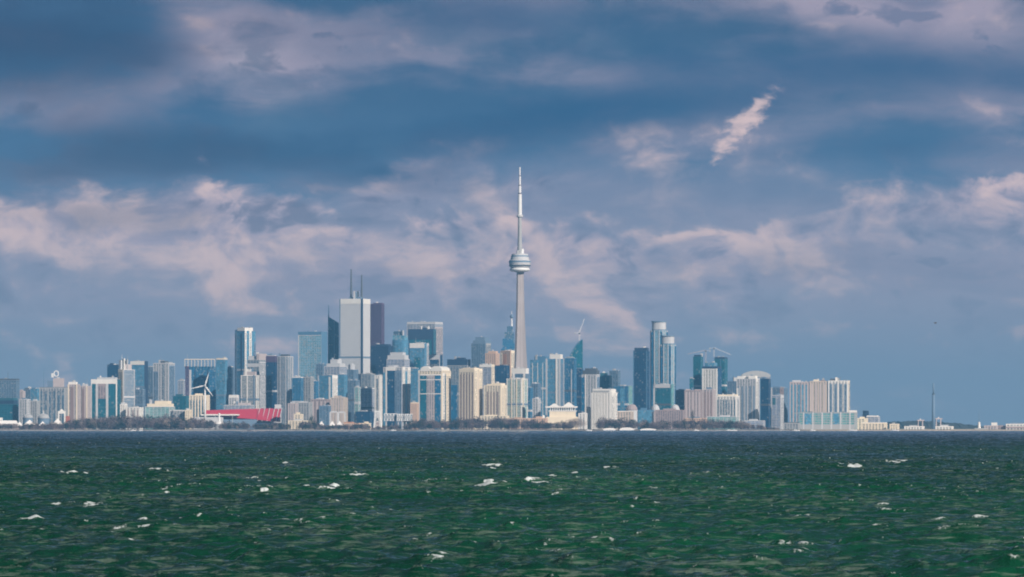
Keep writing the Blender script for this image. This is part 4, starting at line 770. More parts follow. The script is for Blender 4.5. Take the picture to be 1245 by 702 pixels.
low('grey low shed with dark roof at the foot of the grey purple block', 953, 971, 974, 515, 9420, 'grey', tops=[(0, 1, 0, 1, 0, 1.4, 'dgrey', 'roof')])
low('cream boxy building at the right end of the long teal building', 1039, 1052, 1057, 509, 9560, 'cream')
low('long cream warehouse on the beach right of the boxy cream building', 1048, 1076, 1080, 515, 9400, 'cream', tops=[(0, 1, 0, 1, 0, 1.2, 'white', 'roof')])
low('blue grey harbour shed behind the long cream warehouse', 1054, 1068, 1071, 507, 9760, 'lav', tops=[(.0, .9, 0, 1, 0, 1.5, 'white', 'roof')])
low('small cream harbour house left of the twin pink gantries', 1082, 1092, 1094, 516, 9380, 'cream')
low('white flat harbour shed between the small cream house and tall chimney', 1100, 1122, 1125, 519, 9340, 'white')
low('white harbour shed standing right of the tall chimney', 1138, 1158, 1160, 519, 9340, 'white')
low('pink barn like hall with pale upper box near the channel light', 1197, 1212, 1214, 518, 9420, 'pink', tops=[(.55, .98, .1, .9, 0, 4, 'white', 'penthouse')])
low('long white hall with pink band running out of the right edge', 1224, 1256, 1258, 516, 9420, 'white', strips=[('L', 0, 1, .2, .55, 'rose', .3, 'pink_band')])
low('low rosy brick shed between the pink barn and the long white hall', 1213, 1224, 1225, 518, 9440, 'rose')

# --- the white roofed hall on the shore
def pavilion():
    Y = 9420; s = Y / F; root = empty('waterfront_hall', ((687 - CX) * s, Y, GROUND)); tag(root, 'white terraced waterfront hall with two peaked white roof corners', 'hall'); h = lambda py: zat(py, Y) - GROUND
    FOOT.append(('waterfront_hall', (687 - CX) * s, Y, 0, 34 * s, 30))
    MB().box(-23*s, 16*s, -16, 16, -1, h(507)).build('base', M['cream'], root)
    MB().box(-19*s, 13*s, -13, 13, h(507), h(500.5)).build('lower_storey', M['cream'], root)
    MB().box(-20*s, 14*s, -14, 14, h(500.5) + .02, h(499.4)).build('terrace_slab', M['white'], root)
    MB().box(-18*s, 12*s, -12, 12, h(499.4), h(496)).build('upper_storey', M['g_win'], root)
    pr = MB()
    for i in range(12): pr.box((-18.3 + 2.7*i)*s, (-17.4 + 2.7*i)*s, -12.6, -12, h(507), h(496))
    pr.build('colonnade_frame', M['white'], root)
    MB().box(-24*s, 15*s, -14.5, 14, h(496), h(494.2)).build('roof', M['white'], root)
    for cx, hh, w in ((-13, 491, 6), (4.5, 489.5, 7)):
        MB().prism([((cx - w)*s, -13), ((cx + w)*s, -13), ((cx + w)*s, 12), ((cx - w)*s, 12)], h(494.2), h(hh), [((cx - 1)*s, -4), ((cx + 1)*s, -4), ((cx + 1)*s, 4), ((cx - 1)*s, 4)]).build('roof_peak', M['white'], root)
    MB().prism([(-30*s, -16), (-22*s, -16), (-22*s, 6), (-30*s, 6)], -1, h(505), [(-27*s, -8), (-25*s, -8), (-25*s, 0), (-27*s, 0)]).build('side_roof', M['white'], root)
pavilion()

# --- wind turbine, stadium, tents, pods
def turbine():
    Y = 9300; s = Y / F; root = empty('wind_turbine', ((249.3 - CX) * s, Y, GROUND)); tag(root, 'white three bladed wind turbine beside the red stadium stand', 'wind turbine')
    z = zat(469, Y) - GROUND
    MB().tube((0, 0, -1), (0, 0, z - 1.2), 2.3, 1.25, 16).build('tower', M['wmetal'], root, True)
    MB().prism([(-1.7, -3), (1.7, -3), (2.0, 0), (1.6, 6), (-1.6, 6), (-2.0, 0)], z - 1.6, z + 1.8).build('nacelle', M['wmetal'], root)
    hub = MB(); hub.lathe([(.1, -2.6), (1.2, -1.9), (1.8, -.4), (1.9, 1)], 14)
    hub.v = [(x, -3.4 + zz * -1 * -1, z + y) for x, y, zz in hub.v]
    hub.build('hub', M['wmetal'], root, True)
    for ang, L in ((17, 25.5), (143, 26.5), (257, 30)):
        d = Vector((math.sin(R(ang)), 0, math.cos(R(ang)))); p = Vector((d.z, 0, -d.x)); mb = MB(); st = ((0, 1.0, 1.0), (.08, 1.1, .9), (.2, 2.3, .6), (.5, 1.7, .35), (.8, 1.1, .2), (1, .45, .08))
        c0 = Vector((0, -4.2, z))
        for f, w, t_ in st:
            q = c0 + d * (1 + (L - 1) * f)
            mb.v += [tuple(q - p*w*.55), tuple(q + Vector((0, -t_, 0))), tuple(q + p*w*.75), tuple(q + Vector((0, t_, 0)))]
        for j in range(len(st) - 1): mb.f += [(4*j+i, 4*j+(i+1) % 4, 4*j+4+(i+1) % 4, 4*j+4+i) for i in range(4)]
        mb.f += [(0, 1, 2, 3), tuple(4*len(st) - 4 + i for i in (3, 2, 1, 0))]
        mb.build('blade', M['wmetal'], root)
turbine()
def stadium():
    Y = 9480; s = Y / F; root = empty('stadium', ((290 - CX) * s, Y, GROUND)); tag(root, 'stadium with a long bank of red seats and white roof edge, right of the turbine', 'stadium'); h = lambda py: zat(py, Y) - GROUND
    FOOT.append(('stadium', (292 - CX) * s, Y + 18, 0, 100 * s, 44))
    X = lambda px: (px - 290) * s
    # two banks of seats rising away from the viewer, seen from inside the open side
    def bank(x0, x1, ylo0, ylo1, yhi0, yhi1, name):
        mb = MB(); rows = 22
        for j in range(rows):
            f0, f1 = j / rows, (j + 1) / rows; d0, d1 = 34 * f0, 34 * f1
            za, zb = h(ylo0 + (yhi0 - ylo0) * f1), h(ylo1 + (yhi1 - ylo1) * f1); zc = h(ylo0 + (yhi0 - ylo0) * f0), h(ylo1 + (yhi1 - ylo1) * f0); b = len(mb.v)
            mb.v += [(X(x0), d0, zc[0]), (X(x1), d0, zc[1]), (X(x1), d0, zb), (X(x0), d0, za), (X(x1), d1, zb), (X(x0), d1, za)]
            mb.f += [(b, b+1, b+2, b+3), (b+3, b+2, b+4, b+5)]
        return mb.build(name, M['red'], root)
    b1 = bank(248, 312, 506, 510, 499, 497, 'seat_bank'); b2 = bank(312.3, 341, 510.5, 513.5, 497, 496.5, 'seat_bank')
    for px in (314, 320, 326, 332, 337, 341):          # sloping white aisles
        MB().prism([(X(px) - .7, -1.2), (X(px) + .7, -1.2), (X(px) + .7 + 5, 33), (X(px) - .7 + 5, 33)], lambda x, y: 0 if False else 0, 1) if False else None
        mb = MB(); mb.tube((X(px - 1.5), -1, h(512.5)), (X(px + 1), 33, h(497) + 1.2), .8, n=4); mb.build('aisle', M['pgrey'], root)
    MB().box(X(248), X(341), 34.2, 38, -1, h(499.5)).build('rear_wall', M['pgrey'], root)
    MB().box(X(268), X(312), -3.5, -.3, -1, h(510.2)).build('front_wall', M['slate'], root)
    MB().box(X(310), X(343), -4, -.5, -1, h(514.5)).build('front_wall', M['navy'], root)
    roof = MB().prism([(X(245), -14), (X(291), -14), (X(291), 20), (X(245), 20)], h(505.4), h(503.8)).build('canopy', M['white'], root)
    for px in (252, 262, 283): MB().tube((X(px), -12, -1), (X(px), -12, h(505.4)), .7).build('canopy_post', M['grey'], root)
    MB().box(X(236), X(272), -18, -14.4, -1, h(507.4)).build('concourse', M['pgrey'], root)
    MB().box(X(333), X(341), 30, 34, h(497), h(492)).build('score_box', M['pgrey'], root)
stadium()
def dome_mast():
    Y = 9270; s = Y / F; root = empty('dome_tent', ((266.5 - CX) * s, Y, GROUND)); tag(root, 'small white dome canopy under a stout white mast, right of the turbine foot', 'tent'); h = lambda py: zat(py, Y) - GROUND
    n = 9; MB().lathe([(6.2*s*math.cos(math.pi/2*i/n) + .05, h(516) + 3.6*s*math.sin(math.pi/2*i/n)) for i in range(n + 1)], 24).build('canopy', M['canvas'], root, True)
    MB().lathe([(5.8*s, -1), (5.8*s, h(516))], 20).build('drum_wall', M['grey'], root)
    MB().tube((0, 0, h(513)), (0, 0, h(502.5)), 2.6, 1.9, 12).build('mast', M['wmetal'], root)
dome_mast()
def peak_tent(px, w, top, Y, label, roof='canvas', wall='rose'):
    s = Y / F; root = empty('peaked_tent', ((px - CX) * s, Y, GROUND)); tag(root, label, 'tent', None); W = w * s; zt = zat(top, Y) - GROUND
    MB().prism(offset_rect(W, W * .8, 0), zt * .45, zt, offset_rect(.4, .4, 0)).build('roof', M[roof], root)
    MB().box(-W*.46, W*.46, -W*.36, W*.36, -1, zt * .45).build('side_wall', M[wall], root)
    return root
peak_tent(36, 14, 510.5, 9230, 'pink white peaked tent left of the finial domed hall')
peak_tent(52, 10, 512.5, 9222, 'small pale peaked tent right below the finial domed hall')
peak_tent(70, 12, 509, 9235, 'tallest pink white peaked tent, right of the finial domed hall')
peak_tent(84, 10, 512, 9230, 'small pink peaked tent below the brown and cream striped condo', 'pink')
peak_tent(24, 8, 513, 9245, 'little white peaked tent against the long white marquee', 'canvas', 'rose')
def marquee():
    Y = 9240; s = Y / F; root = empty('marquee', ((6 - CX) * s, Y, GROUND)); tag(root, 'long low white marquee with stepped roof at the left edge shore', 'tent'); z = lambda py: zat(py, Y) - GROUND
    MB().box(-16*s, 14*s, -9, 9, -1, z(515.5)).build('side_wall', M['pink'], root)
    MB().prism(offset_rect(31*s, 20, 0), z(515.4), z(511.5), offset_rect(28*s, 8, 0)).build('roof', M['canvas'], root)
    MB().prism([(-9*s, -6), (-3*s, -6), (-3*s, 6), (-9*s, 6)], z(511.6), z(508)).build('roof_box', M['canvas'], root)
marquee()
def dome_hall(px, w, spring, top, Y, label, mat, wall, fin=True):
    s = Y / F; root = empty('domed_hall', ((px - CX) * s, Y, GROUND)); tag(root, label, 'hall'); h = lambda py: zat(py, Y) - GROUND; n = 10; W = w * s / 2
    FOOT.append(('domed_hall', (px - CX) * s, Y, 0, 2*W, 2*W))
    MB().lathe([(W, -1), (W, h(spring) - 1.2), (W + .5, h(spring) - 1.1), (W + .5, h(spring))], 28).build('drum_wall', M[wall], root)
    MB().lathe([(W*math.cos(math.pi/2*i/n) + .05, h(spring) + (h(top) - h(spring))*math.sin(math.pi/2*i/n)) for i in range(n + 1)], 28).build('dome', M[mat], root, True)
    rb = MB()
    for k in range(12):
        a = 2*math.pi*k/12
        for i in range(n - 1):
            f = lambda i: Vector((W*math.cos(math.pi/2*i/n)*math.cos(a), W*math.cos(math.pi/2*i/n)*math.sin(a), h(spring) + (h(top) - h(spring))*math.sin(math.pi/2*i/n)))
            rb.tube(f(i), f(i + 1), .28, n=4)
    rb.build('rib', M['pgrey'], root)
    if fin: MB().tube((0, 0, h(top) - .5), (0, 0, h(top - 3.5)), 1.0, .4, 8).build('finial', M['white'], root)
dome_hall(53, 14, 509, 503, 9330, 'grey domed hall with pointed finial in front of the long grey condo', 'grey', 'slate')
dome_hall(34, 12, 508.5, 503.5, 9360, 'smaller dull domed hall left of the pale grey domed hall with finial', 'grey', 'slate', False)
dome_hall(768, 14, 499, 491.5, 9590, 'pinkish grey ball roof at the left end of low blue glazed hall', 'rose', 'pgrey', False)
dome_hall(797, 10, 500, 492, 9610, 'white ball roof at the right end of low blue glazed hall', 'pgrey', 'pink', False)
dome_hall(821, 11, 500, 492, 9610, 'white ball roof on the pink brown low block', 'pgrey', 'pgrey', False)
def gateway():
    Y = 9270; s = Y / F; root = empty('gateway', ((75 - CX) * s, Y, GROUND)); tag(root, 'white arched gateway with red trim right of the finial domed hall', 'gate'); h = lambda py: zat(py, Y) - GROUND
    for x in (-4.5, 3.0): MB().box(x*s, (x + 1.6)*s, -2, 2, -1, h(503)).build('gate_pier', M['white'], root)
    MB().box(-4.5*s, 4.6*s, -2.2, 2.2, h(503) + .02, h(500)).build('lintel', M['white'], root)
    MB().prism([(-2.5*s, -1.5), (2.5*s, -1.5), (2.5*s, 1.5), (-2.5*s, 1.5)], h(500) + .02, h(497.5), [(-.5*s, -1), (.5*s, -1), (.5*s, 1), (-.5*s, 1)]).build('pediment', M['white'], root)
    MB().box(5*s, 10*s, -2, 2, -1, h(506)).build('side_wall', M['redroof'], root)
gateway()
def portal(px, w, top, Y, label, mat='green'):
    s = Y / F; root = empty('portal_frame', ((px - CX) * s, Y, GROUND)); tag(root, label, 'arch'); W = w*s; zt = zat(top, Y) - GROUND
    for x in (-W/2, W/2): MB().box(x - 1.4, x + 1.4, -1.4, 1.4, -1, zt - 3).build('leg', M['pgrey'], root)
    MB().prism([(-W/2 - 1.4, -1.5), (W/2 + 1.4, -1.5), (W/2 + 1.4, 1.5), (-W/2 - 1.4, 1.5)], zt - 3 + .02, zt, [(-W/2 + 2, -1.5), (W/2 - 2, -1.5), (W/2 - 2, 1.5), (-W/2 + 2, 1.5)]).build('beam', M['pgrey'], root)
    return root
portal(406, 9, 500, 9300, 'pale portal frame standing left of its near equal twin, before tan block')
portal(415.5, 8, 500.5, 9301, 'pale portal frame standing right of its near equal twin, before tan block')
for px, lab in ((391, 'cream sloping tent roof left of the pale portal frames'), (404, 'white tent between the legs of the left pale portal frame'), (413, 'white tent between the legs of the right pale portal frame')):
    peak_tent(px, 7.5, 512, 9225, lab, 'canvas', 'cream')
low('terracotta roofed shed right of the pale portal frames', 418, 436, 438, 515, 9225, 'peach', tops=[(0, .55, 0, 1, 0, 1.8, 'orange', 'roof')])
low('cream tent roofed shed in the trees below the blue low block', 438, 450, 451, 515, 9235, 'cream')
low('flat white shed with peach wall right of the red stand', 350, 378, 380, 512, 9260, 'cream')
# the exhibition pods on stilts over the water, and the lattice pylon beside them
def pod(px, w, top, bot, Y, label):
    s = Y / F; root = empty('stilt_pod', ((px - CX) * s, Y, 0)); tag(root, label, 'pavilion'); W = w*s; z0, z1 = zat(bot, Y), zat(top, Y)
    MB().box(-W/2, W/2, -9, 9, z0 + 1.2, z1 - 1.2).build('glazing', M['g_grey'], root)
    MB().box(-W/2 - .6, W/2 + .6, -9.6, 9.6, z1 - 1.2, z1).build('roof', M['wmetal'], root); MB().box(-W/2 - .6, W/2 + .6, -9.6, 9.6, z0, z0 + 1.2).build('deck', M['pgrey'], root)
    tr = MB(); n = max(3, round(W / 6))
    for i in range(n):
        x0, x1 = -W/2 + W*i/n, -W/2 + W*(i + 1)/n
        tr.tube((x0, -9.5, z0), (x1, -9.5, z1), .5, n=4); tr.tube((x0, -9.5, z1), (x1, -9.5, z0), .5, n=4); tr.box(x0 - .5, x0 + .5, -10, -9.2, z0, z1)
    tr.build('truss_lattice', M['wmetal'], root)
    for x in (-W*.35, W*.35):
        for y in (-6, 6): MB().tube((x, y, -2), (x, y, z0), .9).build('stilt', M['pgrey'], root)
pod(475, 15, 503, 512, 9180, 'left white trussed pod on stilts, right of the lattice pylon')
pod(487, 8, 503.5, 512, 9172, 'narrow middle trussed pod on stilts, left of cream block pod')
pod(497, 9, 503.5, 512, 9185, 'right white trussed pod on stilts beside the dark green trees')
def pylon():
    Y = 9150; s = Y / F; root = empty('lattice_pylon', ((459 - CX) * s, Y, 0)); tag(root, 'white lattice pylon with splayed legs left of the trussed pods', 'pylon'); zt = zat(501, Y); zb = -1.5
    P = [Vector((sx*5*s, sy*6, zb)) for sx in (-1, 1) for sy in (-1, 1)]; Q = [Vector((sx*2.6*s, sy*3, zt)) for sx in (-1, 1) for sy in (-1, 1)]
    for a, b in zip(P, Q): MB().tube(a, b, 1.3, .9, 6).build('leg', M['wmetal'], root)
    br = MB()
    for i in range(5):
        f0, f1 = i/5, (i + 1)/5
        for a, b in ((0, 2), (1, 3), (0, 1), (2, 3)):
            br.tube(P[a].lerp(Q[a], f0), P[b].lerp(Q[b], f1), .5, n=4); br.tube(P[b].lerp(Q[b], f0), P[a].lerp(Q[a], f1), .5, n=4)
    br.build('brace_lattice', M['wmetal'], root)
    MB().box(-4*s, 3.4*s, -4, 4, zt, zt + 2.2).build('top_platform', M['wmetal'], root)
    MB().box(-1.5*s, 1.5*s, -3, 3, zt - 10, zt).build('lift_cab', M['pgrey'], root)
    MB().box(-2.2*s, 2.2*s, -3.5, 3.5, -1.5, zat(512, Y)).build('base_house', M['rose'], root)
pylon()
# --- right-hand shore
def chimney():
    Y = 11200; s = Y / F; root = empty('chimney', ((1135 - CX) * s, Y, GROUND)); tag(root, 'tall slim grey power station chimney standing alone on the right', 'chimney'); h = lambda py: zat(py, Y) - GROUND
    MB().lathe([(2.4*s, -1), (1.9*s, h(500)), (1.7*s, h(479))], 20).build('stack', M['slate'], root, True)
    MB().lathe([(1.1*s, h(479)), (.9*s, h(466))], 14).build('flue', M['slate'], root, True)
    MB().lathe([(1.9*s, h(480.2)), (1.95*s, h(479)), (1.2*s, h(478.9))], 16).build('rim', M['dgrey'], root)
chimney()
def gantry(px, top, Y, label):
    s = Y / F; root = empty('gantry_crane', ((px - CX) * s, Y, GROUND)); tag(root, label, 'crane'); z = zat(top, Y) - GROUND
    for x in (-2.6*s, 2.6*s):
        for y in (-5, 5): MB().box(x - .8, x + .8, y - .8, y + .8, -1, z).build('leg', M['pink'], root)
    MB().box(-4*s, 4.6*s, -5.6, 5.6, z, z + 2.4).build('bridge', M['pink'], root)
    MB().box(-1*s, 1*s, -3, 3, z + 2.42, z + 5).build('trolley', M['pgrey'], root)
gantry(1119, 512, 10300, 'pink gantry crane left of the tall grey chimney')
gantry(1141, 510, 10300, 'pink and pale gantry crane right at the foot of tall grey chimney')
def light_beacon():
    Y = 9120; s = Y / F; root = empty('channel_light', ((1190.5 - CX) * s, Y, 0)); tag(root, 'small white channel light tower with slim mast near the right edge', 'lighthouse'); h = lambda py: zat(py, Y)
    MB().lathe([(2.2*s, -2), (2.0*s, h(521)), (1.3*s, h(515)), (1.5*s, h(514.8)), (1.5*s, h(514.2)), (.8*s, h(514)), (.8*s, h(513))], 14).build('tower', M['white'], root)
    MB().tube((0, 0, h(513)), (0, 0, h(500)), .55, .3).build('mast', M['slate'], root)
    MB().box(-6*s, 9*s, -6, 6, -2, h(520.8)).build('base_pier', M['rock'], root)
light_beacon()
bld('oil_tank' if False else 'storage_silo', 'dark round storage silo behind the boxy cream building on the right', 'silo', 1049, 1055, 1057, 500, 9950, 'navy', shape='round', clutter=False)
# --- stone breakwater
def breakwater(x0, x1, Y, label, hgt=2.2):
    s = Y / F; cx = (x0 + x1) / 2; root = empty('breakwater', ((cx - CX) * s, Y, 0)); mb = MB(); L = (x1 - x0) * s; n = int(L / 1.7)
    for i in range(n):
        for j in range(2):
            x = -L/2 + L*i/n + random.uniform(-.5, .5); y = random.uniform(-2, 2) + j*1.5; r_ = random.uniform(.8, 1.5); z = hgt*random.uniform(.35, .8) - (0 if j else .5)
            b = len(mb.v); mb.box(x - r_, x + r_, y - r_, y + r_, -2, z)
            for k in range(8): v = mb.v[b + k]; mb.v[b + k] = (v[0] + random.uniform(-.45, .45), v[1] + random.uniform(-.45, .45), v[2] + (random.uniform(-.5, .5) if k > 3 else 0))
    o = mb.build('breakwater', M['rock']); o.location = root.location; bpy.data.objects.remove(root); tag(o, label, 'breakwater')
breakwater(-40, 300, 8985, 'low pale stone breakwater in front of the tents, dome and turbine shore')
breakwater(306, 452, 8988, 'low pale stone breakwater from the red stand to the lattice pylon')
breakwater(508, 662, 8985, 'low pale stone breakwater below the cream waterfront condos')
breakwater(800, 960, 8990, 'low pale stone breakwater below the pink brick and white slabs')

# ------------------------------------------------------------------ trees
def foliage_mat(name, stops):
    m, q, b = principled(name); a = q.t.nodes.new('ShaderNodeAttribute'); a.attribute_name = 'tone'
    q.put(b, 'Base Color', q.ramp(a.outputs['Fac'], stops)); q.put(b, 'Roughness', 0.95); q.put(b, 'Specular IOR Level', 0.1); return m
M['woods'] = foliage_mat('bare_woods', [(0, (0.022, 0.036, 0.030)), (.18, (0.030, 0.044, 0.036)), (.25, (0.090, 0.078, 0.095)), (.6, (0.155, 0.122, 0.138)), (.85, (0.215, 0.170, 0.168)), (1, (0.34, 0.28, 0.26))])
def crown_slivers(rng, cx, cy, z0, rx, ry, hh, n, size, V, Fc, Tn, tone, taper=0.0):
    """leaf and twig clumps scattered through the crown's volume"""
    d = rng.normal(size=(n, 3)); d /= np.linalg.norm(d, axis=1)[:, None]; rad = rng.random(n) ** 0.45
    P = d * rad[:, None]; lob = 1 + .28 * np.sin(3 * np.arctan2(P[:, 1], P[:, 0]) + cx) * np.sin(4 * P[:, 2] + cy)
    zz = P[:, 2] * .5 + .5; k = (1 - taper * zz) * lob
    C = np.stack([cx + P[:, 0] * rx * k, cy + P[:, 1] * ry * k, z0 + zz * hh * (0.9 + .1 * lob)], 1)
    u = rng.normal(size=(n, 3)); u /= np.linalg.norm(u, axis=1)[:, None]; w = np.cross(u, rng.normal(size=(n, 3))); w /= np.linalg.norm(w, axis=1)[:, None]
    L = size * rng.uniform(.6, 1.5, n)[:, None]; b = len(V); 
    tri = np.stack([C + u * L, C - u * L * .6 + w * L * .55, C - u * L * .6 - w * L * .55], 1).reshape(-1, 3)
    V.extend(map(tuple, tri)); Fc.extend((b + 3*i, b + 3*i + 1, b + 3*i + 2) for i in range(n)); Tn.extend(np.repeat(np.clip(tone + rng.normal(0, .05, n), 0, 1), 3))
def mesh_tone(name, V, Fc, Tn, mat, parent=None):
    me = bpy.data.meshes.new(name); me.from_pydata(V, [], Fc); me.update(); at = me.attributes.new('tone', 'FLOAT', 'POINT'); at.data.foreach_set('value', np.array(Tn, np.float32)); me.materials.append(mat)
    o = bpy.data.objects.new(name, me); COL.objects.link(o)
    if parent: o.parent = parent
    return o
PROF = [(-80, 514), (0, 516), (25, 516), (60, 515), (90, 513), (110, 509), (150, 508), (210, 508), (245, 510), (262, 514), (300, 515), (345, 515), (352, 516), (372, 514), (392, 516), (400, 517), (446, 516), (452, 519), (500, 516), (506, 511), (530, 512), (548, 513), (556, 510), (600, 509), (640, 511), (660, 514), (672, 515), (700, 512), (712, 510), (735, 510), (765, 511), (790, 514), (830, 512), (850, 512), (900, 513), (915, 516), (930, 519), (948, 521), (960, 523)]
def woods():
    rng = np.random.default_rng(5); V, Fc, Tn = [], [], []; tr = MB()
    px = -70.0
    while px < 948:
        top = np.interp(px, [p for p, _ in PROF], [t for _, t in PROF])
        for Y in (9070, 9105, 9150, 9200):
            s = Y / F; X = (px + rng.uniform(-2, 2) - CX) * s; y = Y + rng.uniform(-14, 14); hh = (zat(top, Y) - 2.5) * rng.choice([.6, .85, 1.0, 1.12, 1.3], p=[.15, .25, .3, .22, .08]) * (0.75 if Y < 9090 else 1)
            if hh < 2.2 or math.sin(X / 17.0 + 2 * math.sin(X / 41.0)) > .93: continue
            w = max(2.2, hh * rng.uniform(.32, .5)); tone = float(np.clip(rng.choice([.08, .3, .5, .62, .8, .95], p=[.22, .16, .2, .2, .14, .08]) + rng.normal(0, .04), 0, 1))
            crown_slivers(rng, X, y, 2.5 + hh * .10, w, w, hh * .92, int(40 + 9 * hh), .55 + .03 * hh, V, Fc, Tn, tone)
            tr.tube((X, y, 1.5), (X, y, 2.5 + hh * .6), .3, .12, 4)
        px += rng.uniform(2.2, 3.6)
    b = len(V); V.extend(tr.v); Fc.extend(tuple(b + i for i in f) for f in tr.f); Tn.extend([.55] * len(tr.v))
    o = mesh_tone('shoreline_woods', V, Fc, Tn, M['woods']); o['kind'] = 'stuff'
woods()
def tree(name, label, px, top, w, Y, tone, taper=0.2, n=420, group=None):
    rng = np.random.default_rng(int(px * 7)); s = Y / F; root = empty(name, ((px - CX) * s, Y, 2.6)); tag(root, label, 'tree', group); hh = zat(top, Y) - 2.6; V, Fc, Tn = [], [], []
    crown_slivers(rng, 0, 0, hh * .14, w*s/2, w*s/2, hh * .86, n, .75, V, Fc, Tn, tone, taper)
    mesh_tone('crown', V, Fc, Tn, M['woods'], root); t = MB().tube((0, 0, -.6), (0, 0, hh * .7), .5, .15, 7)
    for a in range(5): t.tube((0, 0, hh*(.25 + .08*a)), (math.cos(a*2.4)*w*s*.3, math.sin(a*2.4)*w*s*.3, hh*(.45 + .1*a)), .2, .06, 5)
    t.build('trunk', M['bark'], root)
tree('spruce_tree', 'dark green cone shaped tree before the blue grey low hall, right of bright cream cube', 379, 504.5, 15, 9190, .05, .75, 800)
tree('evergreen_tree', 'dark blue green bushy tree right beside the right trussed pod', 500, 510, 12, 9049.5, .06, .3, 500)
tree('evergreen_tree', 'dark blue green bushy tree below the left glass bay of the large white condo', 510, 511, 13, 9051.0, .08, .3, 500)
tree('evergreen_tree', 'dark green tree in front of the pink brick apartment block', 842, 496, 6, 9365, .05, .4, 420)
tree('evergreen_tree', 'dark rounded tree below the cream stepped condo', 606, 509, 15, 9052.5, .10, .2, 500)
tree('evergreen_tree', 'dark rounded tree at the waterline below the green glazed condo', 627, 510, 14, 9054.0, .08, .2, 500)
tree('evergreen_tree', 'dark low tree on the shore left of the white terraced hall', 664, 514, 13, 9055.5, .08, .2, 420)
tree('evergreen_tree', 'small dark tree on the shore below the low blue glazed hall', 787, 512, 6, 9057.0, .04, .3, 320)
tree('evergreen_tree', 'dark bushy tree below the grey slab with dark teal top', 556, 509, 13, 9058.5, .12, .2, 500)
tree('evergreen_tree', 'dark shore tree below the red stand right half', 322, 516, 13, 9060.0, .08, .2, 380)
tree('bare_tree', 'large pale pinkish bare tree dome right below the white terraced hall', 700, 508.5, 27, 9061.5, .98, .1, 2600)
tree('bare_tree', 'reddish bare tree below the pale grey condo with white drums', 902, 511, 15, 9063.0, .9, .1, 700)
tree('bare_tree', 'pale brown bare tree below the pink condo with brown strip', 112, 508, 12, 9064.5, .97, .1, 600)
# ------------------------------------------------------------------ boats and small white things at the waterline
def boat(px, w, Y, label, mast=0.0, cabin=True, group=None):
    s = Y / F; root = empty('boat', ((px - CX) * s, Y, 0)); tag(root, label, 'boat', group); L = w * s / 2; B = max(1.6, L * .32); hb = max(1.3, L * .16)
    sec = [(-L, B * .8, 0), (-L * .4, B, 0), (L * .3, B * .92, .1), (L * .75, B * .5, .35), (L, .05, .6)]; mb = MB()
    for x, b_, r_ in sec: mb.v += [(x, -b_, hb + r_), (x, -b_ * .7, -.6), (x, b_ * .7, -.6), (x, b_, hb + r_)]
    for j in range(4): mb.f += [(4*j + i, 4*j + i + 1, 4*j + 5 + i, 4*j + 4 + i) for i in range(3)] + [(4*j + 3, 4*j, 4*j + 4, 4*j + 7)]
    mb.f += [(3, 2, 1, 0), (16, 17, 18, 19)]; mb.build('hull', M['wmetal'], root)
    if cabin:
        c = MB().prism([(-L*.55, -B*.7), (L*.35, -B*.6), (L*.35, B*.6), (-L*.55, B*.7)], hb - .05, hb + 1.7, [(-L*.5, -B*.6), (L*.1, -B*.5), (L*.1, B*.5), (-L*.5, B*.6)]).build('cabin', M['wmetal'], root)
        MB().box(-L*.45, L*.12, -B*.69, B*.69, hb + .7, hb + 1.25).build('window_band', M['navy'], c)
    if mast: MB().tube((0, 0, hb), (0, 0, mast), .2, .1).build('mast', M['pgrey'], root)
def cover_hall(px, w, h_, Y, label):
    s = Y / F; root = empty('boathouse', ((px - CX) * s, Y, 0)); tag(root, label, 'boathouse'); L, n = w*s/2, 12
    pts = [(L * math.cos(math.pi * i / n), 1.3 + (h_*s - 1.3) * math.sin(math.pi * i / n) ** .75) for i in range(n + 1)]; mb = MB()
    for yy in (-6, 6): mb.v += [(x, yy, z) for x, z in pts]
    k = n + 1; mb.f += [tuple(range(k)), tuple(range(2*k - 1, k - 1, -1))] + [(i + 1, i, k + i, k + i + 1) for i in range(n)]
    mb.build('roof', M['canvas'], root); MB().box(-L*.97, L*.97, -5.8, 5.8, -1.5, 1.35).build('side_wall', M['slate'], root)
cover_hall(741, 16, 3.6, 9010, 'leftmost low white arched boathouse roof below the white gridded block')
cover_hall(762, 18, 4.2, 9008, 'largest white arched boathouse roof at the waterline below blue green block')
cover_hall(788, 20, 3.0, 9012, 'flattest white arched boathouse roof at the waterline below low blue hall')
boat(846.5, 7, 8975, 'small white motor boat moored below the pink brick apartment block', 4)
boat(716, 8, 8970, 'small white motor boat right of the large pale bare tree')
boat(887, 8, 8972, 'white cabin boat below the white slab with dark strips')
boat(893, 6, 8982, 'small white boat just right of a white cabin boat, below white slab', 6)
boat(968, 9, 8976, 'white cabin boat below the pinkish wing of the wide condo row')
boat(988, 7, 8978, 'white boat below the tan wing of the wide condo row', 5)
boat(951, 4, 8990, 'white sail boat with tall pale mast below the lower pale block', 18, False)
boat(1036, 12, 8976, 'large bright white boat moored at the right end of long teal building')
boat(162, 7, 8978, 'small white boat on the water below the mottled white and pink building')
boat(171, 5, 8981, 'tiny white boat just right of another, left of the turbine')
boat(478, 7, 8975, 'small white boat below the left trussed pod')
boat(1088, 10, 8985, 'white boat beside the small cream harbour house on the right')
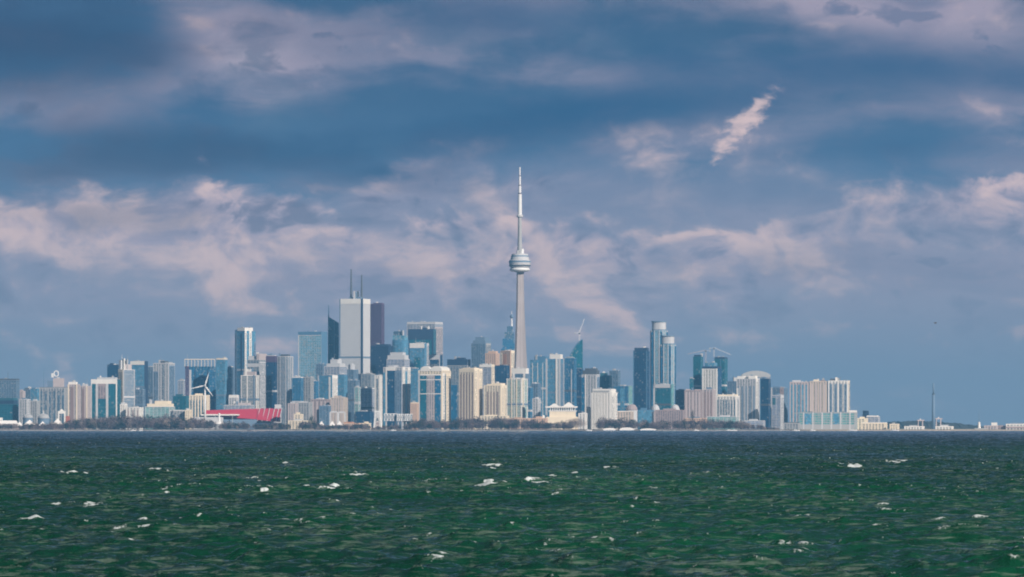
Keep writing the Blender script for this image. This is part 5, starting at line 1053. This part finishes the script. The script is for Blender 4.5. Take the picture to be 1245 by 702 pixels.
# ------------------------------------------------------------------ a gull in the sky
def gull():
    Y = 900.0; p = PX(1137, 393, Y); root = empty('gull', p, R(20)); tag(root, 'dark distant gull gliding in the sky above the right shore', 'bird')
    mb = MB(); st = [(-.26, .012, .0), (-.2, .05, .0), (-.05, .085, -.01), (.1, .08, 0), (.2, .055, .02), (.27, .045, .03), (.33, .02, .02)]; n = 8
    for x, r_, z in st: mb.v += [(x, r_ * math.cos(2*math.pi*i/n), z + r_ * math.sin(2*math.pi*i/n)) for i in range(n)]
    for j in range(len(st) - 1): mb.f += [(j*n + i, j*n + (i+1) % n, (j+1)*n + (i+1) % n, (j+1)*n + i) for i in range(n)]
    for sg in (-1, 1):
        b = len(mb.v); w = [(.10, 0, .04, .09), (.14, .28, .15, .085), (.06, .52, .10, .06), (-.06, .72, .03, .015)]
        for x, y, z, c in w: mb.v += [(x + c, sg*y, z), (x, sg*y, z + .018), (x - c, sg*y, z), (x, sg*y, z - .012)]
        for j in range(3): mb.f += [(b + 4*j + i, b + 4*j + (i+1) % 4, b + 4*j + 4 + (i+1) % 4, b + 4*j + 4 + i) for i in range(4)]
        mb.f.append(tuple(b + 12 + i for i in range(4)))
    b = len(mb.v); mb.v += [(-.22, -.02, 0), (-.22, .02, 0), (-.42, .09, 0), (-.42, -.09, 0), (-.3, 0, .02)]; mb.f += [(b, b+1, b+4), (b+1, b+2, b+4), (b+2, b+3, b+4), (b+3, b, b+4), (b+3, b+2, b+1, b)]
    o = mb.build('body', M['dgrey'], root, True)
gull()
# ------------------------------------------------------------------ repeats share a group phrase
GROUPS = dict(office_tower='office towers of the skyline', apartment_tower='apartment towers of the skyline', apartment_block='apartment blocks near the waterfront', low_block='squat blocks between the towers', low_building='low buildings at the foot of the towers',
              boat='boats along the far shore', evergreen_tree='dark evergreen trees on the shore', bare_tree='bare trees on the shore', breakwater='stone breakwaters on the far shore', peaked_tent='peaked tents on the fairground', domed_hall='domed roofs',
              stilt_pod='trussed pods on stilts', boathouse='white arched boathouses at the waterline', tower_crane='cranes on the towers', gantry_crane='gantry cranes by the chimney', portal_frame='pale portal frames')
for o in list(sc.objects):
    k = o.name.split('.')[0]
    if o.parent is None and o.get('category') and k in GROUPS and not o.get('group'): o['group'] = GROUPS[k]
